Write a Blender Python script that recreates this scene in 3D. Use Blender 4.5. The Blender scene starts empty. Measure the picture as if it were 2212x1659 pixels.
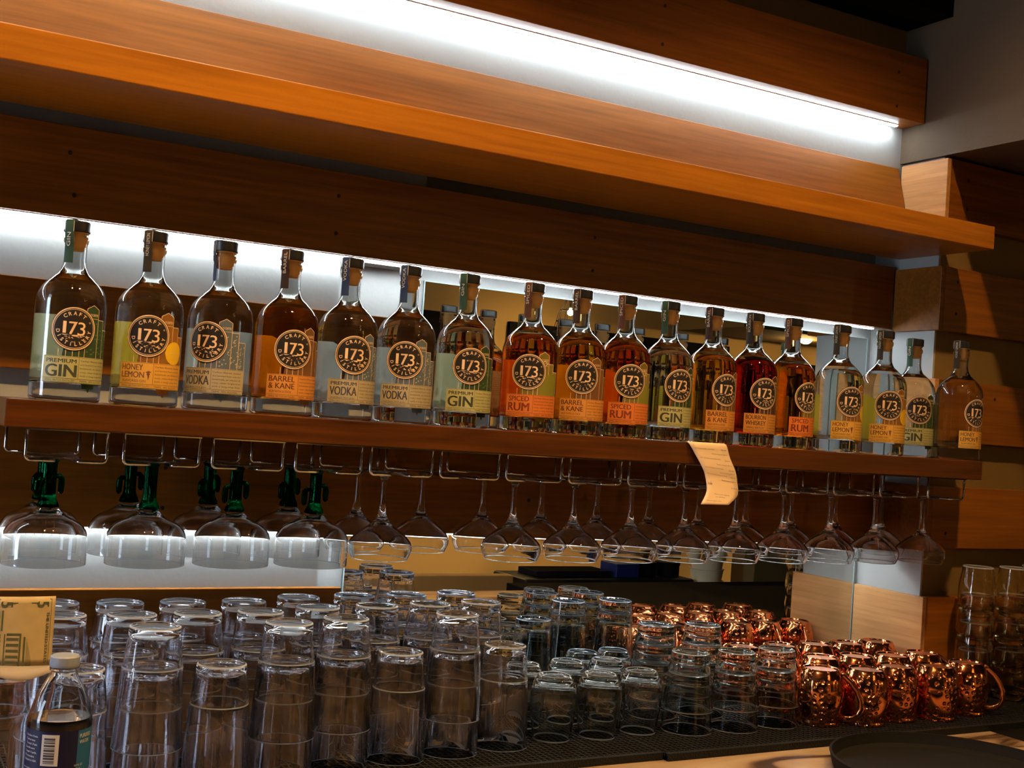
import bpy, bmesh, math, random
from mathutils import Vector, Matrix
sc = bpy.context.scene
COL = sc.collection
random.seed(7)
PI = math.pi
ZC = 1.5            # eye height; everything below is written relative to it and lifted at the end

# ---------------------------------------------------------------- camera
F, YAW, PITCH, ROLL = 2612.0, .5101, .0332, .0687
cy, sy = math.cos(YAW), math.sin(YAW)
r0 = Vector((cy, -sy, 0)); f0 = Vector((sy, cy, 0)); u0 = Vector((0, 0, 1))
fw = f0*math.cos(PITCH)+u0*math.sin(PITCH); up = -f0*math.sin(PITCH)+u0*math.cos(PITCH)
cr, sr = math.cos(ROLL), math.sin(ROLL)
cx_ = r0*cr+up*sr; cu_ = up*cr-r0*sr
cam = bpy.data.cameras.new('camera'); cam.sensor_fit = 'HORIZONTAL'; cam.sensor_width = 36
cam.lens = F/2212*36; cam.clip_start = .02
co = bpy.data.objects.new('camera', cam); COL.objects.link(co)
co.matrix_world = Matrix(((cx_.x, cu_.x, -fw.x, 0), (cx_.y, cu_.y, -fw.y, 0), (cx_.z, cu_.z, -fw.z, ZC), (0, 0, 0, 1)))
sc.camera = co
# ---------------------------------------------------------------- world, exposure
w = bpy.data.worlds.new('world'); sc.world = w; w.use_nodes = True
w.node_tree.nodes['Background'].inputs[0].default_value = (1, .72, .45, 1)
w.node_tree.nodes['Background'].inputs[1].default_value = .006
vs = sc.view_settings; vs.view_transform = 'Standard'; vs.look = 'None'; vs.gamma = 1; vs.exposure = 0.0
try: vs.use_curve_mapping = False
except Exception: pass
cyc = sc.cycles
cyc.adaptive_threshold = .05; cyc.max_bounces = 18; cyc.transmission_bounces = 18; cyc.glossy_bounces = 10; cyc.diffuse_bounces = 3
cyc.transparent_max_bounces = 24; cyc.sample_clamp_indirect = 6; cyc.blur_glossy = .3
cyc.caustics_reflective = True; cyc.caustics_refractive = True
LED_E, BULB_E, GLARE_E, DOWN_E = 88.0, 45.0, 700.0, 3700.0

# ---------------------------------------------------------------- materials
def mat(name):
    m = bpy.data.materials.new(name); m.use_nodes = True
    nt = m.node_tree
    for n in list(nt.nodes): nt.nodes.remove(n)
    out = nt.nodes.new('ShaderNodeOutputMaterial')
    return m, nt, out
def N(nt, t, **k):
    n = nt.nodes.new(t)
    for a, v in k.items():
        if a in n.inputs: n.inputs[a].default_value = v
        else: setattr(n, a, v)
    return n
def c4(c): return (c[0], c[1], c[2], 1)
def pbr(name, col, rough=.5, metal=0, bump=0, bscale=200, spec=.5, var=0, emit=None, es=0, transl=0):
    m, nt, out = mat(name)
    b = N(nt, 'ShaderNodeBsdfPrincipled'); b.inputs['Base Color'].default_value = c4(col)
    b.inputs['Roughness'].default_value = rough; b.inputs['Metallic'].default_value = metal
    b.inputs['Specular IOR Level'].default_value = spec
    tc = N(nt, 'ShaderNodeTexCoord')
    if var:
        n = N(nt, 'ShaderNodeTexNoise'); n.inputs['Scale'].default_value = 12; n.inputs['Detail'].default_value = 6
        nt.links.new(tc.outputs['Object'], n.inputs['Vector'])
        r = N(nt, 'ShaderNodeValToRGB')
        r.color_ramp.elements[0].position = .3; r.color_ramp.elements[1].position = .7
        r.color_ramp.elements[0].color = c4([x*(1-var) for x in col]); r.color_ramp.elements[1].color = c4([min(1, x*(1+var)) for x in col])
        nt.links.new(n.outputs['Fac'], r.inputs[0]); nt.links.new(r.outputs[0], b.inputs['Base Color'])
    if bump:
        n2 = N(nt, 'ShaderNodeTexNoise'); n2.inputs['Scale'].default_value = bscale; n2.inputs['Detail'].default_value = 4
        nt.links.new(tc.outputs['Object'], n2.inputs['Vector'])
        bp = N(nt, 'ShaderNodeBump'); bp.inputs['Strength'].default_value = bump; bp.inputs['Distance'].default_value = .004
        nt.links.new(n2.outputs['Fac'], bp.inputs['Height']); nt.links.new(bp.outputs[0], b.inputs['Normal'])
    if emit: b.inputs['Emission Color'].default_value = c4(emit); b.inputs['Emission Strength'].default_value = es
    if transl:
        t = N(nt, 'ShaderNodeBsdfTranslucent'); t.inputs[0].default_value = c4(col)
        mx = N(nt, 'ShaderNodeMixShader'); mx.inputs[0].default_value = transl
        nt.links.new(b.outputs[0], mx.inputs[1]); nt.links.new(t.outputs[0], mx.inputs[2]); nt.links.new(mx.outputs[0], out.inputs[0])
    else: nt.links.new(b.outputs[0], out.inputs[0])
    return m
def glass(name, col=(1, 1, 1), ior=1.5, rough=0.0, haze=0, bump=0, bscale=60, hc=(.8, .8, .9)):
    m, nt, out = mat(name)
    g = N(nt, 'ShaderNodeBsdfGlass'); g.inputs['Color'].default_value = c4(col); g.inputs['Roughness'].default_value = rough; g.inputs['IOR'].default_value = ior
    if bump:
        tc = N(nt, 'ShaderNodeTexCoord'); n2 = N(nt, 'ShaderNodeTexNoise'); n2.inputs['Scale'].default_value = bscale
        nt.links.new(tc.outputs['Object'], n2.inputs['Vector'])
        bp = N(nt, 'ShaderNodeBump'); bp.inputs['Strength'].default_value = bump; bp.inputs['Distance'].default_value = .003
        nt.links.new(n2.outputs['Fac'], bp.inputs['Height']); nt.links.new(bp.outputs[0], g.inputs['Normal'])
    if haze:
        d = N(nt, 'ShaderNodeBsdfDiffuse'); d.inputs[0].default_value = c4(hc)
        t = N(nt, 'ShaderNodeBsdfTranslucent'); t.inputs[0].default_value = c4(hc)
        a = N(nt, 'ShaderNodeMixShader'); nt.links.new(d.outputs[0], a.inputs[1]); nt.links.new(t.outputs[0], a.inputs[2])
        mx = N(nt, 'ShaderNodeMixShader'); mx.inputs[0].default_value = haze
        nt.links.new(g.outputs[0], mx.inputs[1]); nt.links.new(a.outputs[0], mx.inputs[2]); nt.links.new(mx.outputs[0], out.inputs[0])
    else: nt.links.new(g.outputs[0], out.inputs[0])
    return m
def emission(name, col, s):
    m, nt, out = mat(name); e = N(nt, 'ShaderNodeEmission'); e.inputs[0].default_value = c4(col); e.inputs[1].default_value = s
    nt.links.new(e.outputs[0], out.inputs[0]); return m
def wood(name, dark, light, rough=.42, axis=0, sc_=1.0, contrast=.5, bump=.08, grain=150):
    m, nt, out = mat(name)
    b = N(nt, 'ShaderNodeBsdfPrincipled'); b.inputs['Roughness'].default_value = rough; b.inputs['Specular IOR Level'].default_value = .22
    tc = N(nt, 'ShaderNodeTexCoord'); oi = N(nt, 'ShaderNodeObjectInfo')
    mp = N(nt, 'ShaderNodeMapping')
    s = [9*sc_, 9*sc_, 9*sc_]; s[axis] = .7*sc_
    mp.inputs['Scale'].default_value = s
    ad = N(nt, 'ShaderNodeVectorMath', operation='ADD'); mu = N(nt, 'ShaderNodeMath', operation='MULTIPLY'); mu.inputs[1].default_value = 37
    nt.links.new(oi.outputs['Random'], mu.inputs[0]); nt.links.new(mu.outputs[0], ad.inputs[1])
    nt.links.new(tc.outputs['Object'], ad.inputs[0]); nt.links.new(ad.outputs[0], mp.inputs['Vector'])
    n1 = N(nt, 'ShaderNodeTexNoise'); n1.inputs['Scale'].default_value = 1.0; n1.inputs['Detail'].default_value = 2.5; n1.inputs['Distortion'].default_value = .6
    nt.links.new(mp.outputs[0], n1.inputs['Vector'])
    # contour lines of the noise make cathedral figure
    m1 = N(nt, 'ShaderNodeMath', operation='MULTIPLY'); m1.inputs[1].default_value = 14
    nt.links.new(n1.outputs['Fac'], m1.inputs[0])
    m2 = N(nt, 'ShaderNodeMath', operation='PINGPONG'); m2.inputs[1].default_value = 1; nt.links.new(m1.outputs[0], m2.inputs[0])
    mp2 = N(nt, 'ShaderNodeMapping'); s2 = [grain, grain, grain]; s2[axis] = 6; mp2.inputs['Scale'].default_value = s2
    nt.links.new(ad.outputs[0], mp2.inputs['Vector'])
    n2 = N(nt, 'ShaderNodeTexNoise'); n2.inputs['Scale'].default_value = 1; n2.inputs['Detail'].default_value = 5; nt.links.new(mp2.outputs[0], n2.inputs['Vector'])
    n3 = N(nt, 'ShaderNodeTexNoise'); n3.inputs['Scale'].default_value = .5; nt.links.new(mp.outputs[0], n3.inputs['Vector'])
    mx = N(nt, 'ShaderNodeMath', operation='MULTIPLY_ADD'); mx.inputs[1].default_value = .13; nt.links.new(m2.outputs[0], mx.inputs[0])
    k = N(nt, 'ShaderNodeMath', operation='MULTIPLY'); k.inputs[1].default_value = .62; nt.links.new(n2.outputs['Fac'], k.inputs[0])
    k2 = N(nt, 'ShaderNodeMath', operation='MULTIPLY_ADD'); k2.inputs[1].default_value = .5; nt.links.new(n3.outputs['Fac'], k2.inputs[0]); nt.links.new(k.outputs[0], k2.inputs[2])
    nt.links.new(k2.outputs[0], mx.inputs[2])
    r = N(nt, 'ShaderNodeValToRGB'); r.color_ramp.elements[0].position = .5-contrast*.45; r.color_ramp.elements[1].position = .5+contrast*.7
    r.color_ramp.elements[0].color = c4(dark); r.color_ramp.elements[1].color = c4(light)
    nt.links.new(mx.outputs[0], r.inputs[0]); nt.links.new(r.outputs[0], b.inputs['Base Color'])
    bp = N(nt, 'ShaderNodeBump'); bp.inputs['Strength'].default_value = bump; bp.inputs['Distance'].default_value = .002
    nt.links.new(mx.outputs[0], bp.inputs['Height']); nt.links.new(bp.outputs[0], b.inputs['Normal'])
    nt.links.new(b.outputs[0], out.inputs[0]); return m

M = {}
M['wood'] = wood('cherry wood', (.098, .027, .003), (.29, .100, .009))
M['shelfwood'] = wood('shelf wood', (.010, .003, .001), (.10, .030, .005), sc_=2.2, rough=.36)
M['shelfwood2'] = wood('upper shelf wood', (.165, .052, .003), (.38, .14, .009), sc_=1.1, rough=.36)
M['litwood'] = wood('lit return wood', (.30, .13, .045), (.60, .32, .13), axis=1, rough=.4, sc_=1.4, bump=.3)  # paler copy of the cherry wood, strip light put into its colour
M['white'] = pbr('white painted drywall', (.32, .33, .32), .8, bump=.10, bscale=90)
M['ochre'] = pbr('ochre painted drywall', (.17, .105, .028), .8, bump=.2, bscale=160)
M['ochre2'] = pbr('brightened ochre room wall', (.45, .29, .10), .8, bump=.2, bscale=160)  # same ochre made lighter, lamp light on the far walls put into colour
M['grey'] = pbr('darkened room wall', (.055, .062, .075), .8)  # unseen walls darkened to cut warm reflections in the glasses
M['soffit'] = pbr('dark brown drywall', (.075, .048, .024), .8, bump=.2, bscale=160)  # darker, browner tone than the ochre of the column
M['dark'] = pbr('black paint', (.003, .0025, .0025), .9, spec=.08)
M['ceil'] = pbr('dark ceiling', (.02, .017, .015), .9)
M['floor'] = pbr('dark floor tile', (.015, .015, .016), .5, var=.3)
M['mirror'] = pbr('mirror silvering', (.86, .88, .86), .0, 1)
M['mirroredge'] = pbr('mirror ground edge', (.30, .42, .42), .3)
M['led'] = emission('cool white diode', (.88, .955, 1.0), LED_E)
M['ledbase'] = pbr('led tape', (.7, .7, .68), .5)
M['glass'] = glass('clear bottle glass', (.985, .995, .99), 1.48)
M['stem'] = glass('clear stemware', (.99, .99, .99), 1.47)
M['thick'] = glass('clear tumbler glass', (.97, .985, .98), 1.48)
M['amberglass'] = glass('straw tinted glass', (.99, .97, .90), 1.48, bump=.12, bscale=55)
M['plastic'] = glass('scuffed clear plastic', (.99, .99, 1.0), 1.46, haze=.002, hc=(.35, .45, .95))
M['rim'] = glass('rim with painted glint', (1, 1, 1), 1.5, haze=.42, hc=(.68, .80, 1))  # cool whitish haze puts bright glints into the rims and edges
M['green'] = glass('bottle green glass', (.02, .30, .14), 1.5, bump=.2, bscale=80)
M['chrome'] = pbr('chrome wire', (.75, .75, .74), .12, 1)
M['cork'] = pbr('stopper cork', (.90, .50, .15), .6, var=.15, bump=.1, bscale=300, transl=.3)
M['cap'] = pbr('black cap', (.008, .008, .009), .35)
M['paper'] = pbr('thermal paper', (.66, .50, .34), .75, transl=.15)
M['ink'] = pbr('ink', (.035, .03, .03), .7)
M['greyink'] = pbr('faded ink', (.18, .14, .12), .7)
M['mat'] = pbr('black rubber mat', (.004, .004, .0045), .6, bump=.6, bscale=300, spec=.25)
M['traym'] = pbr('black tray rubber', (.004, .0035, .0035), .8, bump=.2, bscale=500, spec=.15)
M['water'] = glass('pet bottle', (.99, .99, .99), 1.33, bump=.15, bscale=40)
M['steel'] = pbr('brushed steel', (.42, .28, .12), .4, .5)
M['navy'] = pbr('navy label', (.003, .005, .040), .5, spec=.25)
M['teal'] = pbr('teal label', (.008, .085, .21), .5, spec=.25)
M['labelwhite'] = pbr('label white', (.45, .45, .45), .4)
M['whitecap'] = pbr('white plastic cap', (.24, .28, .36), .5, transl=.3)
M['bulb'] = emission('warm filament bulb', (1, .55, .2), BULB_E)
M['roomfill'] = emission('added room fill lens', (1, .62, .26), 9000.0)  # lens of unseen lamps added to brighten the far wall
M['down'] = emission('downlight lens', (1, .58, .22), DOWN_E)
M['glare'] = emission('bare warm bulb', (1, .62, .22), GLARE_E)
M['cream'] = pbr('cream paper cup', (.85, .66, .40), .7)
M['bluebox'] = pbr('blue box', (.01, .02, .12), .5)
M['nail'] = pbr('dark knot', (.02, .007, .003), .8)
# marble
m_, nt, out = mat('veined marble'); b = N(nt, 'ShaderNodeBsdfPrincipled'); b.inputs['Roughness'].default_value = .42
tc = N(nt, 'ShaderNodeTexCoord'); mp = N(nt, 'ShaderNodeMapping'); mp.inputs['Scale'].default_value = (2.5, 9, 5); mp.inputs['Rotation'].default_value = (0, 0, .5)
n1 = N(nt, 'ShaderNodeTexNoise'); n1.inputs['Scale'].default_value = 1.6; n1.inputs['Detail'].default_value = 9; n1.inputs['Distortion'].default_value = 1.2
rp = N(nt, 'ShaderNodeValToRGB'); e = rp.color_ramp.elements
e[0].position = .36; e[0].color = (.035, .017, .009, 1); e[1].position = .5; e[1].color = (.22, .155, .10, 1)
e2 = rp.color_ramp.elements.new(.44); e2.color = (.15, .10, .06, 1); e3 = rp.color_ramp.elements.new(.68); e3.color = (.30, .23, .16, 1)
nt.links.new(tc.outputs['Object'], mp.inputs[0]); nt.links.new(mp.outputs[0], n1.inputs['Vector']); nt.links.new(n1.outputs['Fac'], rp.inputs[0])
nt.links.new(rp.outputs[0], b.inputs['Base Color']); nt.links.new(b.outputs[0], out.inputs[0]); M['marble'] = m_
# hammered copper
m_, nt, out = mat('hammered copper'); b = N(nt, 'ShaderNodeBsdfPrincipled'); b.inputs['Base Color'].default_value = (.85, .30, .12, 1)
b.inputs['Metallic'].default_value = 1; b.inputs['Roughness'].default_value = .13
tc = N(nt, 'ShaderNodeTexCoord'); v = N(nt, 'ShaderNodeTexVoronoi'); v.inputs['Scale'].default_value = 95; v.inputs['Randomness'].default_value = .55
nt.links.new(tc.outputs['Object'], v.inputs['Vector'])
r = N(nt, 'ShaderNodeValToRGB'); r.color_ramp.elements[0].position = .12; r.color_ramp.elements[1].position = .42; r.color_ramp.interpolation = 'EASE'
nt.links.new(v.outputs['Distance'], r.inputs[0])
bp = N(nt, 'ShaderNodeBump'); bp.inputs['Strength'].default_value = .9; bp.inputs['Distance'].default_value = .0022
nt.links.new(r.outputs[0], bp.inputs['Height']); nt.links.new(bp.outputs[0], b.inputs['Normal']); nt.links.new(b.outputs[0], out.inputs[0]); M['copper'] = m_
M['copperplain'] = pbr('polished copper', (.85, .34, .15), .12, 1)
M['copperbase'] = pbr('brushed copper base', (.75, .36, .22), .35, 1)

# ---------------------------------------------------------------- mesh helpers
def refine(prof, step=.0016, sup=.00018):
    # resample a turned profile: smooth runs become curves, sharp corners keep tight support points
    P_ = [Vector(p) for p in prof]; n = len(P_); sharp = [0]
    for i in range(1, n-1):
        a = (P_[i]-P_[i-1]); b_ = (P_[i+1]-P_[i])
        if a.length < 1e-9 or b_.length < 1e-9 or a.angle(b_) > math.radians(38): sharp.append(i)
    sharp.append(n-1); out = []
    for s0, s1 in zip(sharp, sharp[1:]):
        run = P_[s0:s1+1]; pts = [run[0]]
        for k in range(len(run)-1):
            p1, p2 = run[k], run[k+1]; L = (p2-p1).length
            if L < 1e-9: continue
            p0 = run[k-1] if k > 0 else p1-(p2-p1); p3 = run[k+2] if k+2 < len(run) else p2+(p2-p1)
            d = (p2-p1)/L
            t1 = ((p2-p0)/max((p2-p0).length, 1e-9)) if k > 0 else d
            t2 = ((p3-p1)/max((p3-p1).length, 1e-9)) if k+2 < len(run) else d
            m = max(1, min(14, int(math.ceil(L/step)))) if (abs(t1.angle(d, 0)) > .01 or abs(t2.angle(d, 0)) > .01) else 1
            for j in range(1, m+1):
                u = j/m; h1 = 2*u**3-3*u*u+1; h2 = u**3-2*u*u+u; h3 = -2*u**3+3*u*u; h4 = u**3-u*u
                pts.append(p1*h1+t1*L*h2+p2*h3+t2*L*h4)
        a, b_ = pts[0], pts[1]
        if (b_-a).length > sup*3: pts.insert(1, a+(b_-a).normalized()*sup)
        a, b_ = pts[-1], pts[-2]
        if (b_-a).length > sup*3: pts.insert(len(pts)-1, a+(b_-a).normalized()*sup)
        out += pts if not out else pts[1:]
    return [(max(0, p[0]) if i not in (0, len(out)-1) or p[0] > 1e-9 else 0.0, p[1]) for i, p in enumerate(out)]
class MB:
    def __init__(s): s.v = []; s.f = []; s.m = []; s.sm = []
    def add(s, vs, fs, mi=0, smooth=True):
        o = len(s.v); s.v += [tuple(p) for p in vs]; s.f += [tuple(i+o for i in f) for f in fs]
        s.m += [mi]*len(fs); s.sm += [smooth]*len(fs); return s
    def box(s, x0, x1, y0, y1, z0, z1, mi=0):
        vs = [(x, y, z) for x in (x0, x1) for y in (y0, y1) for z in (z0, z1)]
        return s.add(vs, [(0, 1, 3, 2), (4, 6, 7, 5), (0, 4, 5, 1), (2, 3, 7, 6), (0, 2, 6, 4), (1, 5, 7, 3)], mi, False)
    def lathe(s, prof, seg=48, c=(0, 0, 0), mi=0, rf=None, rim=None):
        prof = refine(prof)
        vs = []; fs = []; idx = []
        for (r, z) in prof:
            if r <= 1e-9: idx.append([len(vs)]); vs.append((c[0], c[1], c[2]+z))
            else:
                row = []
                for k in range(seg):
                    a = 2*PI*k/seg; rr = r*(rf(a, z) if rf else 1)
                    row.append(len(vs)); vs.append((c[0]+rr*math.cos(a), c[1]+rr*math.sin(a), c[2]+z))
                idx.append(row)
        mis = []
        for (a, b), (pa, pb) in zip(zip(idx, idx[1:]), zip(prof, prof[1:])):
            if len(a) == 1 and len(b) == 1: continue
            zz = (pa[1]+pb[1])/2; isr = rim is not None and any(q[0] <= zz <= q[1] and min(pa[0], pb[0]) > q[2] for q in rim)
            mis += [1 if isr else mi]*seg
            for k in range(seg):
                k2 = (k+1) % seg
                if len(a) == 1: fs.append((a[0], b[k2], b[k]))
                elif len(b) == 1: fs.append((a[k], a[k2], b[0]))
                else: fs.append((a[k], a[k2], b[k2], b[k]))
        s.add(vs, fs, mi, True); s.m[-len(fs):] = mis; return s
    def tube(s, pts, r, seg=8, mi=0, closed=False, flat=1.0):
        pts = [Vector(p) for p in pts]; n = len(pts); vs = []; fs = []
        rs = r if isinstance(r, (list, tuple)) else [r]*n
        prev = None
        for i, p in enumerate(pts):
            t = (pts[min(i+1, n-1)]-pts[max(i-1, 0)]).normalized()
            if prev is None:
                a = Vector((0, 0, 1)) if abs(t.z) < .9 else Vector((1, 0, 0)); u = t.cross(a).normalized()
            else: u = (prev-t*prev.dot(t)).normalized()
            prev = u; w_ = t.cross(u)
            for k in range(seg):
                a = 2*PI*k/seg; vs.append(p+u*rs[i]*math.cos(a)+w_*rs[i]*flat*math.sin(a))
        for i in range(n-1):
            for k in range(seg):
                k2 = (k+1) % seg; fs.append((i*seg+k, i*seg+k2, (i+1)*seg+k2, (i+1)*seg+k))
        fs.append(tuple(range(seg))[::-1]); fs.append(tuple((n-1)*seg+k for k in range(seg)))
        return s.add(vs, fs, mi, True)
    def build(s, name, mats, parent=None, loc=None, bevel=0, recalc=True):
        me = bpy.data.meshes.new(name); me.from_pydata(s.v, [], s.f)
        for m in (mats if isinstance(mats, (list, tuple)) else [mats]): me.materials.append(m)
        me.polygons.foreach_set('material_index', s.m); me.polygons.foreach_set('use_smooth', s.sm)
        if recalc:
            bm = bmesh.new(); bm.from_mesh(me); bmesh.ops.recalc_face_normals(bm, faces=bm.faces); bm.to_mesh(me); bm.free()
        me.update()
        o = bpy.data.objects.new(name, me); COL.objects.link(o)
        if parent: o.parent = parent
        if loc: o.location = loc
        if bevel:
            md = o.modifiers.new('edge', 'BEVEL'); md.width = bevel; md.segments = 2; md.limit_method = 'ANGLE'
        return o
def tag(o, label, cat, group=None):
    o['label'] = label; o['category'] = cat
    if group: o['group'] = group
    return o
def struct(o): o['kind'] = 'structure'; return o
def thing(name, label, cat, loc=(0, 0, 0), rz=0, group=None):
    o = bpy.data.objects.new(name, None); COL.objects.link(o); o.location = loc; o.rotation_euler = (0, 0, rz); o.empty_display_size = .02
    return tag(o, label, cat, group)
def copy_tree(o, loc, rz, label, group=None, base=None):
    r = o.copy(); COL.objects.link(r); r.location = loc; r.rotation_euler = (0, 0, rz); r['label'] = label
    if group: r['group'] = group
    for ch in list(o.children):
        c = ch.copy(); COL.objects.link(c); c.parent = r
        for g in list(ch.children):
            d = g.copy(); COL.objects.link(d); d.parent = c
    return r
ORD = ['first', 'second', 'third', 'fourth', 'fifth', 'sixth', 'seventh', 'eighth', 'ninth', 'tenth', 'eleventh', 'twelfth', 'thirteenth', 'fourteenth']
def nth(i, n):
    if i == 0: return 'leftmost'
    if i == n-1: return 'rightmost'
    return ORD[i]+' from the left'

# text as flat geometry: returns (verts2d, faces, width)
_tc = {}
def text2d(s, size=1.0, bold=0.0, spacing=1.0):
    key = (s, bold, spacing)
    if key not in _tc:
        cu = bpy.data.curves.new('t', 'FONT'); cu.body = s; cu.size = 1; cu.offset = bold; cu.space_character = spacing
        cu.resolution_u = 3; cu.align_x = 'LEFT'
        o = bpy.data.objects.new('t', cu); COL.objects.link(o)
        bpy.context.view_layer.update()
        dg = bpy.context.evaluated_depsgraph_get(); me = bpy.data.meshes.new_from_object(o.evaluated_get(dg))
        vs = [(v.co.x, v.co.y) for v in me.vertices]; fs = [tuple(p.vertices) for p in me.polygons]
        bpy.data.objects.remove(o); bpy.data.curves.remove(cu); bpy.data.meshes.remove(me)
        if vs:
            x0 = min(v[0] for v in vs); x1 = max(v[0] for v in vs); vs = [(v[0]-x0, v[1]) for v in vs]; wd = x1-x0
        else: wd = .3
        _tc[key] = (vs, fs, wd)
    vs, fs, wd = _tc[key]
    return [(x*size, y*size) for x, y in vs], fs, wd*size
def fit_text(s, x, y, width, height, bold=.0):       # text scaled into a box, lower left at x,y
    vs, fs, wd = text2d(s, 1, 0)
    if bold > 0 and vs:                              # heavier strokes: the same outline laid again a little to the side
        n = len(vs); vs = [(a, b_) for a, b_ in vs]+[(a+bold*2.2, b_) for a, b_ in vs]; fs = fs+[tuple(k+n for k in q) for q in fs]; wd += bold*2.2
    if not vs: return [], []
    h = max(v[1] for v in vs)-min(0, min(v[1] for v in vs)); kx = width/wd; ky = height/h
    return [(x+a*kx, y+b_*ky) for a, b_ in vs], fs
def arc_text(s, r, a0, a1, size, bold=0, inside=False, cxy=(0, 0)):   # chars spread from angle a0 to a1
    vs = []; fs = []; n = len(s)
    for i, ch in enumerate(s):
        if ch == ' ': continue
        a = a0+(a1-a0)*(i/(n-1) if n > 1 else .5)
        v, f, wd = text2d(ch, size, bold); h = size*.7
        o = len(vs)
        for (x, y) in v:
            x -= wd/2
            if not inside: rr = r+y-h/2; th = a-x/r; vs.append((cxy[0]+rr*math.cos(th), cxy[1]+rr*math.sin(th)))
            else: rr = r-(y-h/2); th = a+x/r; vs.append((cxy[0]+rr*math.cos(th), cxy[1]+rr*math.sin(th)))
        fs += [tuple(k+o for k in q) for q in f]
    return vs, fs

# ================================================================ THE ROOM
YW, YM, YU, YC, XR = 1.893, 1.888, 1.83, 1.72, 1.925
def wallbox(name, a, m): return struct(MB().box(*a).build(name, m))
wallbox('wall_back', (-.8, XR+.2, YW, YW+.1, -1.5, .5), M['white'])
wallbox('wall_back_panel', (-.8, .700, 1.846, YW-.001, -1.5, .2475), M['white'])
wallbox('wall_back_header', (-.8, .842, 1.846, YW-.001, .2476, .4995), M['white'])
wallbox('wall_back_upper', (-.8, XR+.2, YU, YW+.1, .5, .828), M['white'])
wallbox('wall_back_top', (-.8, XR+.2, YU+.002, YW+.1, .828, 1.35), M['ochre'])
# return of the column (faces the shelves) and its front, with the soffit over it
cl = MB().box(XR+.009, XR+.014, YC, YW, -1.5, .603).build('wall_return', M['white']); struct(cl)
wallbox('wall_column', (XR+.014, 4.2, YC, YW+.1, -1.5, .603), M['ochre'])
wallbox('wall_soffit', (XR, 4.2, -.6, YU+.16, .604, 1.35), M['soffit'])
wallbox('floor', (-3.2, 9.2, -3.2, 2.1, -1.55, -1.5), M['floor'])
CANS = [(.10, .95), (.62, .95), (1.55, .95), (2.6, -2.35), (3.9, -2.35), (5.2, -2.35), (6.8, -2.35)]  # cans by the opposite wall are added to brighten it
mb = MB(); xs_ = sorted(set([-3.2, 9.2]+[c[0]+e*.042 for c in CANS for e in (-1, 1)])); ys_ = sorted(set([-3.2, 2.1]+[c[1]+e*.042 for c in CANS for e in (-1, 1)]))
for a, b_ in zip(xs_, xs_[1:]):
    for c, d in zip(ys_, ys_[1:]):
        if any(abs((a+b_)/2-q[0]) < .03 and abs((c+d)/2-q[1]) < .03 for q in CANS): continue
        mb.box(a, b_, c, d, 1.35, 1.47)
struct(mb.build('ceiling', M['ceil']))
wallbox('wall_left', (-3.2, -3.1, -3.1, 2.1, -1.5, 1.35), M['grey'])
wallbox('wall_right', (9.1, 9.2, -3.1, 2.1, -1.5, 1.35), M['ochre2'])
wallbox('wall_front', (1.0, 9.2, -3.2, -3.1, -1.5, 1.35), M['ochre2'])
wallbox('wall_front_left', (-3.2, 1.0, -3.2, -3.1, -1.5, 1.35), M['grey'])
wallbox('wall_back_left', (-3.1, -.8, YU, YW+.1, -1.5, 1.35), M['grey'])
wallbox('wall_back_far', (4.2, 9.1, YU, YW+.1, -1.5, 1.35), M['ochre2'])
tag(MB().box(.9, XR-.002, 1.71, YU, .888, 1.345).build('ceiling_duct', M['dark']), 'black boxed duct under the ceiling above the topmost plank', 'duct')

# ---- planks of the back wall
def knots(par, spots, y):
    for (x, z) in spots:
        mb = MB(); n = 10
        vs = [(x+.003*math.cos(2*PI*k/n), y, z+.0034*math.sin(2*PI*k/n)) for k in range(n)]+[(x+.003*math.cos(2*PI*k/n), y+.002, z+.0034*math.sin(2*PI*k/n)) for k in range(n)]
        mb.add(vs, [tuple(range(n))]+[(k, (k+1) % n, n+(k+1) % n, n+k) for k in range(n)], 0, False)
        mb.build('knot', M['nail'], par)
def plank(x0, x1, y0, y1, z0, z1, label, m='wood', tilt=0, kn=()):
    mb = MB(); vs = [(x, y, z) for x in (x0, x1) for (y, z) in ((y0-tilt, z0), (y0, z1), (y1, z0), (y1, z1))]
    mb.add(vs, [(0, 1, 3, 2), (4, 6, 7, 5), (0, 4, 5, 1), (2, 3, 7, 6), (0, 2, 6, 4), (1, 5, 7, 3)], 0, False)
    o = mb.build('wall_plank', M[m], bevel=.0012); tag(o, label, 'plank', 'wood planks on the bar wall')
    knots(o, kn, y0-.0006-tilt*.5)
    return o
plank(-.8, XR-.004, 1.767, YU-.002, .678, .812, 'dark wood plank at the very top, above the long bright light strip', kn=[(1.25, .77), (1.25, .70), (1.84, .77), (1.84, .70)])
plank(-.8, XR-.004, YU-.001, YU+.02, .449, .594, 'wood plank just above the upper shelf, below the bright painted strip', tilt=.04, kn=[])
plank(-.8, XR-.004, YU-.006, 1.845, .253, .384, 'wood plank directly under the upper shelf, above the bottle tops', kn=[(.27, .345), (.28, .285), (.68, .345), (.68, .285), (1.17, .345), (1.17, .285)])
plank(-.8, .842, YU, 1.845, .031, .161, 'wood plank behind the left bottles, ending where the mirror begins')
plank(-.8, XR-.004, YU-.006, 1.845, -.19, -.049, 'long dark wood plank behind the stems of the hanging glasses', kn=[(.44, -.16), (.44, -.10), (1.07, -.13)])
plank(-.8, .736, YU, 1.845, -.475, -.281, 'short wood plank behind the left plastic tumblers, left of the lower mirror')
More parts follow.
